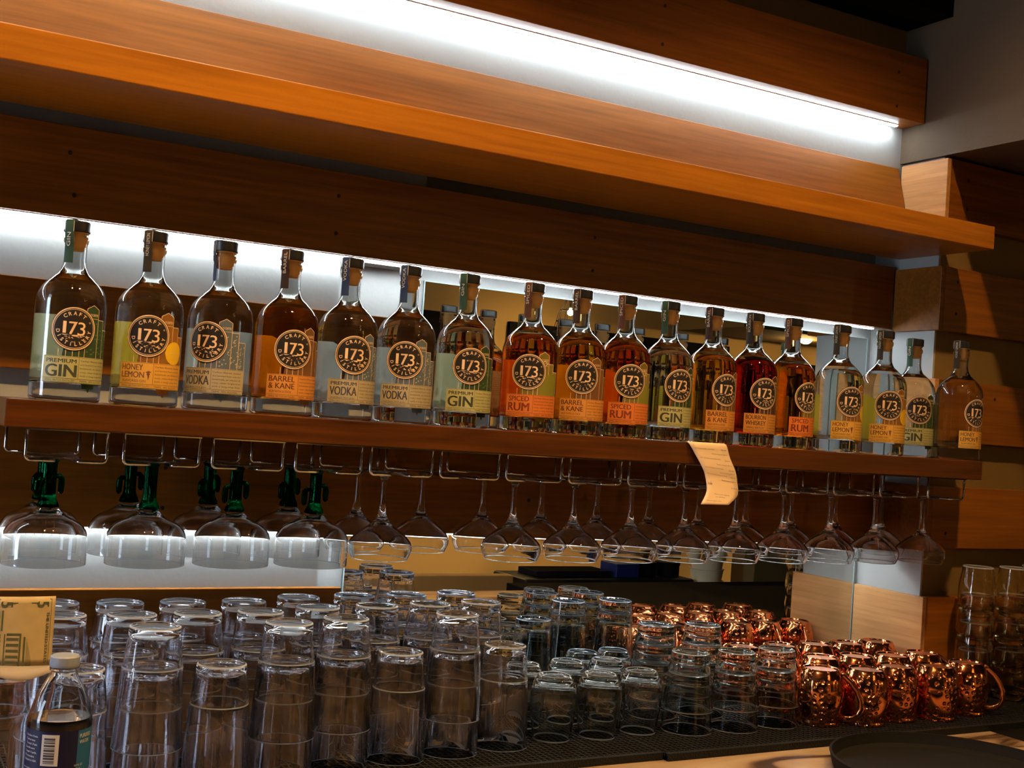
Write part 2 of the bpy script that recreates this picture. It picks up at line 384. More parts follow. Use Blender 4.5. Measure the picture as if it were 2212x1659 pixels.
# returns on the column side and front boards
def corner_plank(z0, z1, where, m='wood', kn=(), rm='litwood', yb=YU-.008):
    t = thing('corner_plank', where, 'plank', group='wood planks wrapping the right column')
    MB().box(XR-.003, XR+.008, 1.7002, yb, z0, z1).build('return_board', M[rm], t, bevel=.001)
    fb = MB().box(XR+.0085, 3.0, 1.70, YC-.001, z0, z1).build('front_board', M[m], t, bevel=.001)
    knots(fb, kn, 1.6994)
corner_plank(.463, .597, 'topmost plank around the right column, its end lit white beside the light strip', kn=[(1.985, .56), (1.985, .50)])
corner_plank(.248, .378, 'column plank level with the wood above the bottles, just under the upper shelf end', kn=[(1.97, .35), (1.97, .285)], rm='wood')
corner_plank(.025, .150, 'column plank behind the rightmost bottle', kn=[(2.1, .12)])
corner_plank(-.19, -.066, 'column plank beside the rightmost hanging coupe, under the lower shelf end', kn=[(1.975, -.09), (1.975, -.16)], rm='wood')
corner_plank(-.475, -.288, 'lowest column plank, wood grain return coloured as lit above the copper mugs', yb=YM-.001)

# ---- mirrors
def mirror(x0, x1, z0, z1, label):
    t = thing('wall_mirror', label, 'mirror', group='mirrors on the bar wall')
    MB().box(x0, x1, YM, YM+.001, z0, z1).build('mirror_glass', M['mirror'], t)
    MB().box(x0, x0+.002, YM-.001, YM+.003, z0, z1).box(x1-.002, x1, YM-.001, YM+.003, z0, z1).box(x0, x1, YM-.0012, YM+.003, z1-.0012, z1).build('mirror_edge', M['mirroredge'], t)
mirror(.870, XR-.004, -.008, .236, 'upper mirror behind the right-hand bottles, under the glowing strip')
mirror(.760, XR-.004, -.478, -.192, 'lower mirror behind the stacked glasses and copper mugs')

# ---- LED strips
def led(x0, x1, y, z, label, yb=.008):
    t = thing('led_strip', label, 'light strip', group='light strips tucked under planks')
    MB().box(x0, x1, y-.006, y+.006, z-.0015, z).build('tape', M['ledbase'], t)
    mb = MB(); n = int((x1-x0)/.0125)
    for k in range(n):
        x = x0+(k+.5)*(x1-x0)/n; mb.box(x-.0048, x+.0048, y-.004, y+.004, z-.0035, z-.0016)
    o = mb.build('diodes', M['led'], t); o['kind'] = 'stuff'
led(-.7, 1.89, 1.812, .678, 'visible white light strip under the topmost plank')
led(-.7, 1.88, 1.8365, .253, 'white light strip glowing behind the bottle caps, under the middle plank')
led(-.7, 1.88, 1.8365, -.190, 'white light strip under the plank behind the hanging glasses')

# ---- shelves
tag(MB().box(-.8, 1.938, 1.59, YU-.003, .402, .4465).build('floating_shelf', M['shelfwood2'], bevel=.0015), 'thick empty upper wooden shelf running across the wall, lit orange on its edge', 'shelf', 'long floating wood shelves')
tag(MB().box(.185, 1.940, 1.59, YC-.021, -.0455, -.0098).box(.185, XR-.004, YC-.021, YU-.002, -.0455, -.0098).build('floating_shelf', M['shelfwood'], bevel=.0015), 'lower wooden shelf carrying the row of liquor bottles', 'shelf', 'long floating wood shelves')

# ================================================================ BOTTLES
ZS = -.0098
mm = .001
def P(l): return [(a*mm, b*mm) for a, b in l]
OUT = P([(0, .2), (39, .2), (42.3, 1.2), (44, 4), (44, 60), (44, 122), (43.5, 130), (41.6, 138), (38, 145.5), (32.5, 152.5), (26, 158.5), (20, 164), (16.4, 169.5), (14.6, 176), (14, 184), (13.8, 204), (15.2, 205.5), (15.5, 209), (15.2, 212), (14, 213.5), (14.2, 216.5), (13.3, 217.4)])
INN = P([(11, 217.4), (10.8, 205), (11, 184), (11.8, 176), (13.6, 170.5), (17.5, 166), (23.6, 161), (30.2, 154.5), (35.8, 147.5), (39.4, 139.5), (41.2, 131), (41.7, 122), (41.7, 60), (41.7, 31), (40, 26), (34, 22.5), (18, 23.6), (0, 24.6)])
LIQ = P([(0, 24.4), (18, 23.4), (34, 22.2), (40.2, 25.7), (41.95, 31), (41.95, 60), (41.95, 122), (41.4, 131), (39.6, 139.5), (36, 147.2), (33, 150.6), (31, 150.2), (0, 150.2)])
RL = 44.12*mm
def cyl(u, v, lay, R=RL):        # label coords mm -> cylinder facing -Y at u=0
    a = -PI/2+u*mm/R; r = R+lay*.00012
    return (r*math.cos(a), r*math.sin(a), v*mm)
def patch(mb, poly, lay, mi):     # a polygon (mm), sliced into thin vertical strips so that it follows the glass
    us = [p[0] for p in poly]; u0_, u1_ = min(us), max(us); n = max(1, int(math.ceil((u1_-u0_)/2.0)))
    def cut(u):
        hits = []
        for (a, b_), (c, d) in zip(poly, poly[1:]+poly[:1]):
            if abs(a-c) < 1e-9:
                continue
            t = (u-a)/(c-a)
            if -1e-9 <= t <= 1+1e-9: hits.append(b_+(d-b_)*t)
        return (min(hits), max(hits)) if hits else None
    cols = []
    for k in range(n+1):
        u = u0_+(u1_-u0_)*k/n; uu = min(max(u, u0_+1e-4), u1_-1e-4); c = cut(uu)
        cols.append((u, c))
    vs = []; fs = []
    for (u, c) in cols:
        vs += [cyl(u, c[0], lay), cyl(u, c[1], lay)]
    for k in range(n): fs.append((2*k, 2*k+2, 2*k+3, 2*k+1))
    mb.add(vs, fs, mi, True)
def ring(mb, cu, cv, r1, r2, lay, mi, n=56):
    vs = []; fs = []
    for k in range(n):
        a = 2*PI*k/n; vs += [cyl(cu+r1*math.cos(a), cv+r1*math.sin(a), lay), cyl(cu+r2*math.cos(a), cv+r2*math.sin(a), lay)]
    for k in range(n):
        j = (k+1) % n; fs.append((2*k, 2*k+1, 2*j+1, 2*j))
    mb.add(vs, fs, mi, True)
def disc(mb, cu, cv, r, lay, mi):
    poly = [(cu+r*math.cos(2*PI*k/48+.01), cv+r*math.sin(2*PI*k/48+.01)) for k in range(48)]; patch(mb, poly, lay, mi)
def put(mb, tf, lay, mi):
    vs, fs = tf
    if not vs: return
    bm = bmesh.new(); bv = [bm.verts.new((a, b_, 0)) for a, b_ in vs]     # slice wide letters so that they follow the round glass
    for q in fs:
        try: bm.faces.new([bv[k] for k in q])
        except ValueError: pass
    a0, a1 = min(v[0] for v in vs), max(v[0] for v in vs); k = math.floor(a0/1.5)+1
    while k*1.5 < a1:
        bmesh.ops.bisect_plane(bm, geom=bm.verts[:]+bm.edges[:]+bm.faces[:], plane_co=(k*1.5, 0, 0), plane_no=(1, 0, 0)); k += 1
    bm.verts.index_update()
    mb.add([cyl(v.co.x, v.co.y, lay) for v in bm.verts], [tuple(v.index for v in f.verts) for f in bm.faces], mi, False); bm.free()
def line(mb, u0_, v0, u1_, v1, t, lay, mi):
    if abs(u1_-u0_) >= abs(v1-v0): patch(mb, [(u0_, v0-t/2), (u1_, v1-t/2), (u1_, v1+t/2), (u0_, v0+t/2)], lay, mi)
    else: patch(mb, [(u0_-t/2, v0), (u0_+t/2, v0), (u1_+t/2, v1), (u1_-t/2, v1)], lay, mi)
lab_black = pbr('label black', (.012, .009, .009), .45)
lab_tan = pbr('label tan print', (.80, .58, .38), .5, transl=.15)
def lm(n, c, t=.45, v=0): return pbr(n, [min(.95, x*1.1) for x in c], .5, transl=t, var=v)
# name: (lines, plate colour, text colour, art colour, back label colour, liquid colour, liquid ior, strip colour, word on strip)
KIND = {
 'gin': ('PREMIUM', 'GIN', None, (.62, .60, .30), (.04, .05, .03), (.035, .075, .03), (.70, .72, .42), (.995, 1, .98), (.02, .05, .03), 'GIN'),
 'honey': ('HONEY', 'LEMON', 'FLAVORED GIN', (.88, .52, .10), (.16, .06, .03), (.30, .13, .02), (.95, .62, .05), (1, .99, .95), (.03, .02, .01), 'HONEY LEMON'),
 'vodka': ('PREMIUM', 'VODKA', 'Small batch, from grain', (.58, .50, .34), (.05, .05, .07), (.12, .16, .22), (.62, .66, .58), (1, 1, 1), (.02, .035, .09), 'VODKA'),
 'barrel': ('BARREL', '& KANE', 'RUM WITH A STICK', (.82, .38, .09), (.13, .04, .01), (.20, .09, .03), (.62, .30, .03), (.985, .66, .17), (.03, .012, .008), 'BARREL'),
 'rum': ('SPICED', 'RUM', None, (.85, .27, .06), (.20, .03, .01), (.22, .17, .03), (.60, .20, .02), (.98, .50, .08), (.07, .025, .012), 'SPICED'),
 'bourbon': ('BOURBON', 'WHISKEY', 'SMALL BATCH', (.80, .38, .09), (.09, .03, .01), (.10, .04, .02), (.75, .16, .03), (.74, .13, .02), (.02, .015, .012), 'BOURBON'),
}
glass_me = liq_me = None
protos = {}
def build_kind(k):
    top, big, sub, pc, tcn, ac, bc, lc, stc, sw = KIND[k]
    d = {}
    d['glass'] = d0['glass'] if d0 else None
    mb = MB()                                    # art panel (skyline of columns)
    A = lm(k+' art', ac, .35, .35); G = lab_tan
    patch(mb, [(-13, 24), (19, 24), (19, 82), (-5, 82)], 0, 0)
    patch(mb, [(19, 17), (37, 17), (37, 119), (28, 124), (19, 119)], 0, 0)
    patch(mb, [(37, 22), (48, 22), (48, 106), (37, 106)], 0, 0)
    patch(mb, [(48, 24), (60, 24), (60, 94), (48, 94)], 0, 0)
    for u, a, b_ in ((-13, 57, 66), (-4, 57, 68), (4, 57, 68), (12, 57, 68), (19, 57, 119), (37, 57, 119), (48, 57, 106), (60, 57, 94)): line(mb, u, a, u, b_, .7, 1, 1)
    line(mb, 19, 119, 28, 124, .8, 1, 1); line(mb, 28, 124, 37, 119, .8, 1, 1); line(mb, 37, 106, 48, 106, .8, 1, 1); line(mb, 48, 94, 60, 94, .8, 1, 1)
    put(mb, fit_text('HAND-CRAFTED', 20.5, 110, 15, 3.2, .02), 1, 1); line(mb, 19.5, 107, 36.5, 107, .5, 1, 1)
    for (a, b_, c) in ((22, 19, 5), (28, 14, 5), (33, 19, 4)): patch(mb, [(a-c, 24), (a, b_-4), (a+c, 24)], 0, 0)
    mats = [A, G]
    rnd = random.Random(hash(k) % 97 if False else len(k)*7)
    if k == 'honey':
        mats.append(lm('lemon slice', (1, .58, .02), .4)); disc(mb, 42, 72, 15, 2, 2)
        for q in range(6):
            a = q*PI/3; line(mb, 42, 72, 42+12*math.cos(a)+.01, 72+12*math.sin(a)+.01, .5, 3, 1)
    elif k == 'vodka':
        mats.append(lm('silver fleck', (.42, .42, .34), .2))
        for q in range(150):
            u = rnd.uniform(20, 59); v = rnd.uniform(60, 104 if u < 46 else 92); s_ = rnd.uniform(.6, 1.4); patch(mb, [(u-s_, v), (u, v-s_), (u+s_, v+.3), (u, v+s_*.7)], 2, 2)
    elif k == 'rum':
        mats.append(lm('rum map green', (.22, .22, .03), .3)); patch(mb, [(20, 30), (58, 30), (58, 84), (46, 92), (30, 88), (20, 78)], 2, 2); ring(mb, 29, 106, 3.2, 4.4, 2, 1, 20)
        for q in range(10):
            a = q*PI/5; line(mb, 29+5*math.cos(a), 106+5*math.sin(a), 29+7*math.cos(a), 106+7*math.sin(a), .8, 3, 1)
    elif k == 'gin':
        mats.append(lm('gin leaf', (.10, .17, .06), .3))
        for q in range(40):
            u = rnd.uniform(21, 58); v = rnd.uniform(60, 104 if u < 46 else 90); patch(mb, [(u-1.8, v), (u, v-1), (u+1.8, v+.5), (u, v+1.2)], 2, 2)
    d['art'] = mb.build('label_art', mats); 
    mb = MB(); px_ = lm(k+' plate', pc, .5); tx = pbr(k+' letters', tcn, .5)    # name plate
    patch(mb, [(-31, 23.5), (61, 23.5), (61, 57), (-31, 57)], 3, 0)
    line(mb, -30, 28.8, 60, 28.8, .4, 4, 1); line(mb, 13, 29, 13, 56, .4, 4, 1); line(mb, -30, 56.2, 60, 56.2, .3, 4, 1); line(mb, -30, 24.2, 60, 24.2, .3, 4, 1)
    if k in ('gin', 'vodka'):
        put(mb, fit_text(top, -27, 48.5, 37, 5, .02), 4, 1); put(mb, fit_text(big, -28, 31 if k == 'gin' else 34.5, 39, 15.5 if k == 'gin' else 12, .03), 4, 1)
        if k != 'gin': put(mb, fit_text('Small Batch, from grain', -26, 30, 34, 2.6), 4, 1)
    elif k == 'rum':
        put(mb, fit_text(top, -26, 46.5, 33, 7.5, .02), 4, 1); put(mb, fit_text(big, -27, 31.5, 35, 12.5, .035), 4, 1)
    else:
        put(mb, fit_text(top, -28, 46.8, 36 if k != 'honey' else 28, 7.6, .02), 4, 1); put(mb, fit_text(big, -28, 37, 36 if k != 'honey' else 30, 7.8, .02), 4, 1)
        put(mb, fit_text(sub, -26, 31.2, 30, 3.2), 4, 1)
        if k == 'honey':
            disc(mb, 7, 42, 2.2, 4, 1); patch(mb, [(3, 44), (7, 46.5), (11, 45), (7, 43.5)], 4, 1); patch(mb, [(6, 40), (8.5, 40), (7.8, 34), (6.6, 34)], 4, 1)
    put(mb, fit_text('SMALL BATCH DISTILLED', -27, 25.3, 36, 2.1), 4, 1); put(mb, fit_text('750ML  40% ALC/VOL', 15, 25.3, 36, 2.1), 4, 1)
    txt = ['Carbon filtered, distilled', 'and bottled from only fine', 'botanicals, an infusion of', 'rosy, clean bright fruit', 'with a long crisp finish']
    for i, s_ in enumerate(txt): put(mb, fit_text(s_, 15, 51-4.7*i, 40, 2.6), 4, 1)
    d['plate'] = mb.build('name_plate', [px_, tx])
    mb = MB()                                    # medallion
    disc(mb, 4, 92, 28, 5, 0); ring(mb, 4, 92, 25.8, 27.2, 6, 1); ring(mb, 4, 92, 24.2, 24.8, 6, 1)
    put(mb, arc_text('CRAFT', 19.6, PI*.70, PI*.30, 6.6, .02, cxy=(4, 92)), 6, 1)
    put(mb, arc_text('DISTILLERY', 19.4, PI*1.06, PI*1.94, 6.4, .02, True, cxy=(4, 92)), 6, 1)
    put(mb, fit_text('1', -9.5, 86, 4, 15, .04), 6, 1); put(mb, fit_text('7', -2.5, 85, 10, 16, .02), 6, 1); put(mb, fit_text('3', 8.2, 84, 9.5, 17, -.005), 6, 1)
    ring(mb, 23, 101, .7, 1.1, 6, 1, 10)
    for q in range(26):                           # hills and river under the number
        u = rnd.uniform(-9, 16); v = rnd.uniform(73.5, 83.5); l = rnd.uniform(2, 5)
        if (u-4)**2+(v-92)**2 > 17.5**2: continue
        patch(mb, [(u, v), (u+l, v+rnd.uniform(-1.5, 1.5)), (u+l*.6, v+1.1)], 6, 1)
    patch(mb, [(-11, 84.6), (-2, 84.6), (-7, 83.2)], 6, 1); patch(mb, [(1, 84), (12, 84.8), (7, 82.6)], 6, 1)
    d['med'] = mb.build('medallion', [lab_black, lab_tan])
    mb = MB()                                    # back label with a bar code
    c0 = 172*RL/mm*PI/180; c1 = 236*RL/mm*PI/180
    patch(mb, [(c0, 24), (c1, 24), (c1, 112), (c0+8, 112), (c0, 104)], 0, 0)
    for q in range(16):
        u = c0+14+q*1.5; patch(mb, [(u, 46), (u+rnd.choice((.5, .9)), 46), (u+rnd.choice((.5, .9)), 58), (u, 58)], 1, 1)
    for q in range(9): line(mb, c0+6, 66+q*4, c1-6, 66+q*4, .7, 1, 1)
    d['back'] = mb.build('back_label', [lm(k+' back label', bc, .75, .12), lm(k+' back print', [x*.5 for x in bc], .6)])
    mb = MB()                                    # strip over the stopper
    s_ = 7*mm; pts = []
    prof = [(14.6, 178), (15.0, 186), (15.0, 203), (16.3, 207), (16.4, 214), (17.0, 218), (17.0, 232.6), (15.6, 234), (0, 234.2)]
    vs = []
    for (r, z) in prof:
        for q in (-1, -.33, .33, 1):
            if r > 0: a = -PI/2+q*s_/(r*mm); vs.append((r*mm*math.cos(a), r*mm*math.sin(a), z*mm))
            else: vs.append((q*s_, 0, z*mm))
    fs = [(4*i+j, 4*i+j+1, 4*i+4+j+1, 4*i+4+j) for i in range(len(prof)-1) for j in range(3)]
    mb.add(vs, fs, 0, True)
    tv, tf, wd = text2d(sw, 1, 0); kx = min(30, 6*len(sw))/wd; h = 7.5
    mb.add([((17.25*mm)*math.cos(-PI/2+(3.2-b_*h)*mm/(17.25*mm)), (17.25*mm)*math.sin(-PI/2+(3.2-b_*h)*mm/(17.25*mm)), (199+a*kx)*mm) for a, b_ in tv], tf, 1, False)
    for e_ in (-1, 1):
        a = -PI/2+e_*6.6*mm/(17.1*mm); mb.add([(17.15*mm*math.cos(a+o_), 17.15*mm*math.sin(a+o_), z*mm) for z in (218.5, 232) for o_ in (-.02, .02)], [(0, 1, 3, 2)], 1, False)
    d['strip'] = mb.build('neck_strip', [pbr(k+' strip', stc, .75, spec=.2), pbr(k+' strip print', (.45, .40, .30), .5)], recalc=False)
    d['liquid'] = MB().lathe(LIQ, 64).build('liquid', glass(k+' spirit', lc, 1.36))
    for o in d.values():
        if o: COL.objects.unlink(o)
    return d
d0 = None
g_o = MB().lathe(OUT+INN, 72).build('bottle_glass', M['glass']); COL.objects.unlink(g_o)
cork_o = MB().lathe(P([(0, 195), (9.6, 195), (10.6, 197), (10.9, 203), (10.9, 217.3), (15.2, 217.6), (15.2, 218.6), (0, 218.6)]), 32).build('cork', M['cork']); COL.objects.unlink(cork_o)
cap_o = MB().lathe(P([(0, 218.7), (16, 218.7), (16.6, 219.6), (16.6, 231.6), (15.4, 233), (0, 233)]), 40).build('cap', M['cap']); COL.objects.unlink(cap_o)
def inst(o, parent, rz=0):
    c = o.copy(); COL.objects.link(c); c.parent = parent; c.rotation_euler = (0, 0, rz); return c
BOT = [('gin', .2602, 1.645, 7.3, 'pale gin bottle at the far left end of the row'),
 ('honey', .3604, 1.645, 1, 'yellow honey lemon gin bottle, second from the left, beside the leftmost gin'),
 ('vodka', .4560, 1.645, -21, 'clear vodka bottle with silver blue art, left of the leftmost amber bottle'),
 ('barrel', .5512, 1.645, 15.4, 'leftmost amber bottle, marked barrel & kane, between two vodkas'),
 ('vodka', .6423, 1.645, 15.7, 'clear vodka bottle immediately right of the leftmost amber bottle'),
 ('vodka', .7352, 1.645, 1, 'clear vodka bottle, sixth from the left, in front of the mirror edge'),
 ('gin', .8344, 1.645, 13.5, 'pale gin bottle in mid row, left of the wide gap before the spiced rum'),
 ('rum', .9495, 1.645, 0, 'orange spiced rum bottle facing straight out, leftmost of the three spiced rums'),
 ('barrel', 1.0400, 1.645, 10.4, 'amber barrel & kane bottle between two spiced rum bottles'),
 ('rum', 1.1280, 1.645, 17.5, 'orange spiced rum bottle left of the pale gin above the receipt, middle one of three'),
 ('gin', 1.2160, 1.645, 32.7, 'pale gin bottle standing just left of the hanging receipt'),
 ('barrel', 1.3100, 1.645, 39.5, 'amber barrel & kane bottle above the hanging receipt'),
 ('bourbon', 1.4010, 1.645, 33, 'dark red brown bourbon whiskey bottle, the only one of its kind'),
 ('rum', 1.4900, 1.645, 47.5, 'orange spiced rum bottle right of the dark bourbon'),
 ('honey', 1.6080, 1.645, 32.5, 'honey lemon bottle right of the last spiced rum, yellow patch showing through'),
 ('honey', 1.7190, 1.645, 19.5, 'honey lemon bottle overlapping the gin behind it near the right end'),
 ('gin', 1.8640, 1.705, 21.5, 'rightmost gin bottle, set back between two honey lemon bottles'),
 ('honey', 1.9230, 1.640, 49.5, 'honey lemon bottle at the far right end of the shelf, turned sideways')]
for (k, X, Y, th, lab) in BOT:
    if k not in protos: protos[k] = build_kind(k)
    d = protos[k]
    tocam = math.atan2(-Y, -X)                    # direction bottle -> camera
    front = tocam+PI/2                            # rotation that turns u=0 to the camera
    t = thing('liquor_bottle', lab, 'bottle', (X, Y, ZS), front+math.radians(th)-4*mm/RL, 'liquor bottles in a row on the shelf')
    inst(g_o, t); inst(d['liquid'], t); inst(cork_o, t); inst(cap_o, t)
    for q in ('art', 'plate', 'med', 'back'): inst(d[q], t)
    inst(d['strip'], t, -math.radians(th)+4*mm/RL-math.radians(37 if k != 'vodka' or X > .6 else 75))

# ================================================================ RACKS AND HANGING STEMWARE
SLOT = [.264, .383, .499, .6155, .728, .840, .952, 1.065, 1.178, 1.290, 1.402, 1.514, 1.627, 1.742, 1.868]
ZR = -.0855
def arcpts(c, a0, a1, r, ax, n=4):
    return [(c[0]+r*math.cos(a0+(a1-a0)*i/n)*ax[0][0]+r*math.sin(a0+(a1-a0)*i/n)*ax[1][0],
             c[1]+r*math.cos(a0+(a1-a0)*i/n)*ax[0][1]+r*math.sin(a0+(a1-a0)*i/n)*ax[1][1],
             c[2]+r*math.cos(a0+(a1-a0)*i/n)*ax[0][2]+r*math.sin(a0+(a1-a0)*i/n)*ax[1][2]) for i in range(n+1)]
def side(mb, s):
    yf, yb, r = 1.612, 1.815, .006
    zt = -.0465; xo, xi = s*.049, s*.014
    pts = [(xo, yf, zt)]
    pts += arcpts((xo-s*r, yf, ZR+r), 0, -PI/2, r, ((s, 0, 0), (0, 0, 1)))
    pts += [(xi+s*r, yf, ZR)]
    pts += arcpts((xi+s*r, yf+r, ZR), -PI/2, -PI, r, ((s, 0, 0), (0, 1, 0)))
    pts += [(xi, yb-r, ZR)] + arcpts((xi+s*r, yb-r, ZR), PI, PI/2, r, ((s, 0, 0), (0, 1, 0)))
    pts += [(xo-s*r, yb, ZR)] + arcpts((xo-s*r, yb, ZR+r), -PI/2, 0, r, ((s, 0, 0), (0, 0, 1))) + [(xo, yb, zt)]
    mb.tube(pts, .0021, 8)
for i, xs in enumerate(SLOT):
    t = thing('stemware_rack', 'chrome wire rack under the lower shelf, '+nth(i, len(SLOT))+' of the row', 'rack', (xs, 0, 0), 0, 'chrome stemware racks under the shelf')
    if i == 0:
        for nm, s in (('left_rail', -1), ('right_rail', 1)):
            mb = MB(); side(mb, s); mb.build('rail', M['chrome'], t)
        for y_ in (1.607, 1.70): MB().box(-.050, .050, y_, y_+.010, -.0475, -.0458).build('mounting_strip', M['chrome'], t)
        rk = t
    else:
        for ch in list(rk.children): c = ch.copy(); COL.objects.link(c); c.parent = t
# coupes: mesh written rim down, z=0 at the rim
def sp(l, s): return [(a, b*s) for a, b in l]
COU = [(0, .1345), (.033, .1345), (.0345, .1335), (.034, .1322), (.012, .129), (.0058, .122), (.0045, .110), (.0042, .092), (.0052, .074), (.0085, .062), (.015, .054), (.030, .043), (.0425, .031), (.0475, .022), (.0468, .012), (.0420, .0006), (.0412, 0), (.0404, .0006), (.0452, .012), (.0461, .022), (.0412, .0298), (.0285, .0410), (.0135, .0505), (.005, .0545), (0, .0555)]
cou_me = None
def coupe(x, y, lab, grp):
    global cou_me
    z = ZR+.0021-.1322*.98
    if cou_me is None:
        o = MB().lathe(sp(COU, .98), 56, rim=[(-.001, .0010, .02)]).build('coupe_glass', [M['stem'], M['rim']], loc=(x, y, z)); cou_me = o
    else:
        o = cou_me.copy(); COL.objects.link(o); o.location = (x, y, z)
    o.rotation_euler = (0, 0, x*7)
    tag(o, lab, 'glass', grp)
FR = [4, 6, 7, 8, 9, 10, 11, 12, 13, 14]
for i, s in enumerate(FR):
    coupe(SLOT[s]-.003, 1.664, 'clear coupe glass hanging in the front row, '+nth(i, 10)+' there', 'coupes hanging in the front row')
BK = [4, 5, 6, 7, 8, 9, 10, 11, 12, 13, 14]
for i, s in enumerate(BK):
    coupe(SLOT[s], 1.772, 'clear coupe glass hanging in the back row, '+nth(i, 11)+' there', 'coupes hanging in the back row')
# margarita glasses with cactus stems
BOWL = [(0, .0715), (.012, .0715), (.0175, .066), (.027, .060), (.0395, .054), (.048, .046), (.0518, .037), (.0525, .022), (.0522, .0006), (.0516, 0), (.0510, .0006), (.0513, .022), (.0505, .0365), (.0467, .0448), (.0385, .0525), (.026, .0583), (.0160, .0635), (.009, .0658), (0, .066)]
STEM = [(0, .0716), (.0125, .0716), (.0138, .0725), (.0125, .0765), (.0095, .083), (.0085, .088), (.0084, .122), (.0088, .128), (.011, .131), (0, .131)]
FOOT = [(0, .1311), (.012, .1311), (.030, .1335), (.0365, .1345), (.037, .1355), (.036, .1365), (0, .1367)]
marg = None
def margarita(x, y, rz, lab, grp):
    global marg
    z = ZR+.0021-.1345*1.03
    if marg is None:
        t = thing('margarita_glass', lab, 'glass', (x, y, z), rz, grp); s = 1.03
        MB().lathe(sp(BOWL, s), 64, rim=[(-.001, .0009, .02)]).build('bowl', [M['stem'], M['rim']], t)
        st = MB().lathe(sp(STEM, s), 60, rf=lambda a, zz: 1+(.06*math.cos(10*a) if zz > .078 else .02*math.cos(20*a))).build('cactus_stem', M['green'], t)
        for e_, zz in ((1, .0), (-1, -.006)):
            pts = [(e_*.006, 0, .114+zz), (e_*.0125, 0, .114+zz), (e_*.0150, 0, .111+zz), (e_*.0155, 0, .105+zz), (e_*.0155, 0, .094+zz), (e_*.0155, 0, .091+zz)]
            MB().tube(pts, [.0030, .0036, .0042, .0044, .0038, .0015], 10).build('cactus_arm', M['green'], st)
        MB().lathe(sp(FOOT, s), 48).build('foot', M['stem'], t)
        marg = t; return
    copy_tree(marg, (x, y, z), rz, lab, grp)
for i in range(4):
    margarita(SLOT[i]+[-.010, 0, .002, .0025][i], 1.664, [.2, 1.5, .1, -.1][i], 'large margarita glass with green cactus stem, front row, '+nth(i, 4), 'margarita glasses in the front row')
for i in range(4):
    margarita(SLOT[i]+[-.001, -.003, -.005, .002][i], 1.775, [.6, .1, .4, .3][i], 'margarita glass with cactus stem hanging in the back row, '+nth(i, 4), 'margarita glasses in the back row')

# ================================================================ COUNTER, MATS, TRAY
ZM = -.48
tag(MB().box(-.8, 1.86, -.35+1.0, 1.825, -.53, -.4915).build('marble_counter', M['marble'], bevel=.003), 'veined tan marble bar top in front of the black mat', 'counter')
tag(MB().box(-.75, 1.82, .70, 1.80, -1.495, -.531).build('bar_cabinet', M['wood']), 'wooden bar base under the marble top, below the frame', 'cabinet')
tag(MB().box(1.862, 3.0, .5, 1.699, -.53, -.4915).build('service_counter', M['dark'], bevel=.002), 'black counter top at the right edge beyond the marble', 'counter')
tag(MB().box(1.87, 2.95, .55, 1.68, -1.495, -.531).build('bar_cabinet', M['wood']), 'wooden base under the black right counter, below the frame', 'cabinet')
def bmat(x0, x1, y0, y1, lab):
    t = thing('bar_mat', lab, 'mat', (0, 0, 0), 0, 'black rubber bar mats')
    MB().box(x0, x1, y0, y1, -.4913, -.4845).build('mat_base', M['mat'], t)
    mb = MB(); p = .0098
    nx = int((x1-x0)/p); ny = int((y1-y0-.02)/p)
    for i in range(nx+1): x = x0+i*(x1-x0)/nx; mb.box(x-.0011, x+.0011, y0+.006, y1, -.4844, -.4803)
    for j in range(ny+1): y = y0+.004+j*(y1-y0-.008)/ny; mb.box(x0, x1, y-.0011, y+.0011, -.4844, -.4805)
    mb.box(x0, x1, y0-.002, y0+.008, -.4913, -.4801)
    o = mb.build('mat_grid', M['mat'], t)
bmat(-.05, 1.135, 1.485, 1.822, 'black rubber grid mat under the plastic tumblers, left of the seam')
bmat(1.138, 2.40, 1.475, 1.696, 'black rubber grid mat under the copper mugs and right-hand glasses')
bmat(1.138, 1.918, 1.699, 1.826, 'narrow black mat against the wall behind the copper mugs')
# tray
t = thing('round_tray', 'round black serving tray at the bottom right corner', 'tray', (1.525, 1.262, -.4912))
MB().lathe([(0, 0), (.170, 0), (.186, .006), (.190, .022), (.187, .023), (.182, .008), (.168, .004), (0, .004)], 72).build('tray_dish', M['traym'], t)
MB().lathe([(.186, .021), (.190, .0215), (.191, .024), (.187, .0245), (.186, .021)], 72).build('tray_rim', M['traym'], t)

# ================================================================ GLASSES ON THE MAT (mouth down, z=0 at the mouth)
def flute(n, amp, z0, z1):
    return lambda a, z: 1+(amp*abs(math.cos(n*a/2)) if z0 < z < z1 else 0)
TUM = [(0, .1485), (.0270, .1485), (.0295, .1500), (.0312, .1488), (.0318, .1455), (.0318, .1390), (.0312, .1370), (.0325, .1340), (.0362, .1030), (.0368, .1000), (.0374, .0965), (.0428, .0010), (.0425, 0), (.0412, 0), (.0408, .0010), (.0356, .0955), (.0340, .1000), (.0338, .1035), (.0303, .1330), (.0285, .1372), (0, .1385)]
TUMF = lambda a, z: 1+(.018*math.cos(10*a) if .1045 < z < .1345 else 0)
BAR = [(0, .0965), (.020, .0965), (.0240, .0985), (.0265, .0965), (.0285, .0925), (.0335, .0830), (.0358, .070), (.0362, .058), (.0350, .040), (.0318, .020), (.0290, .0008), (.0284, 0), (.0276, 0), (.0272, .0008), (.0300, .020), (.0331, .040), (.0343, .058), (.0338, .070), (.0312, .0805), (.024, .0865), (0, .0875)]
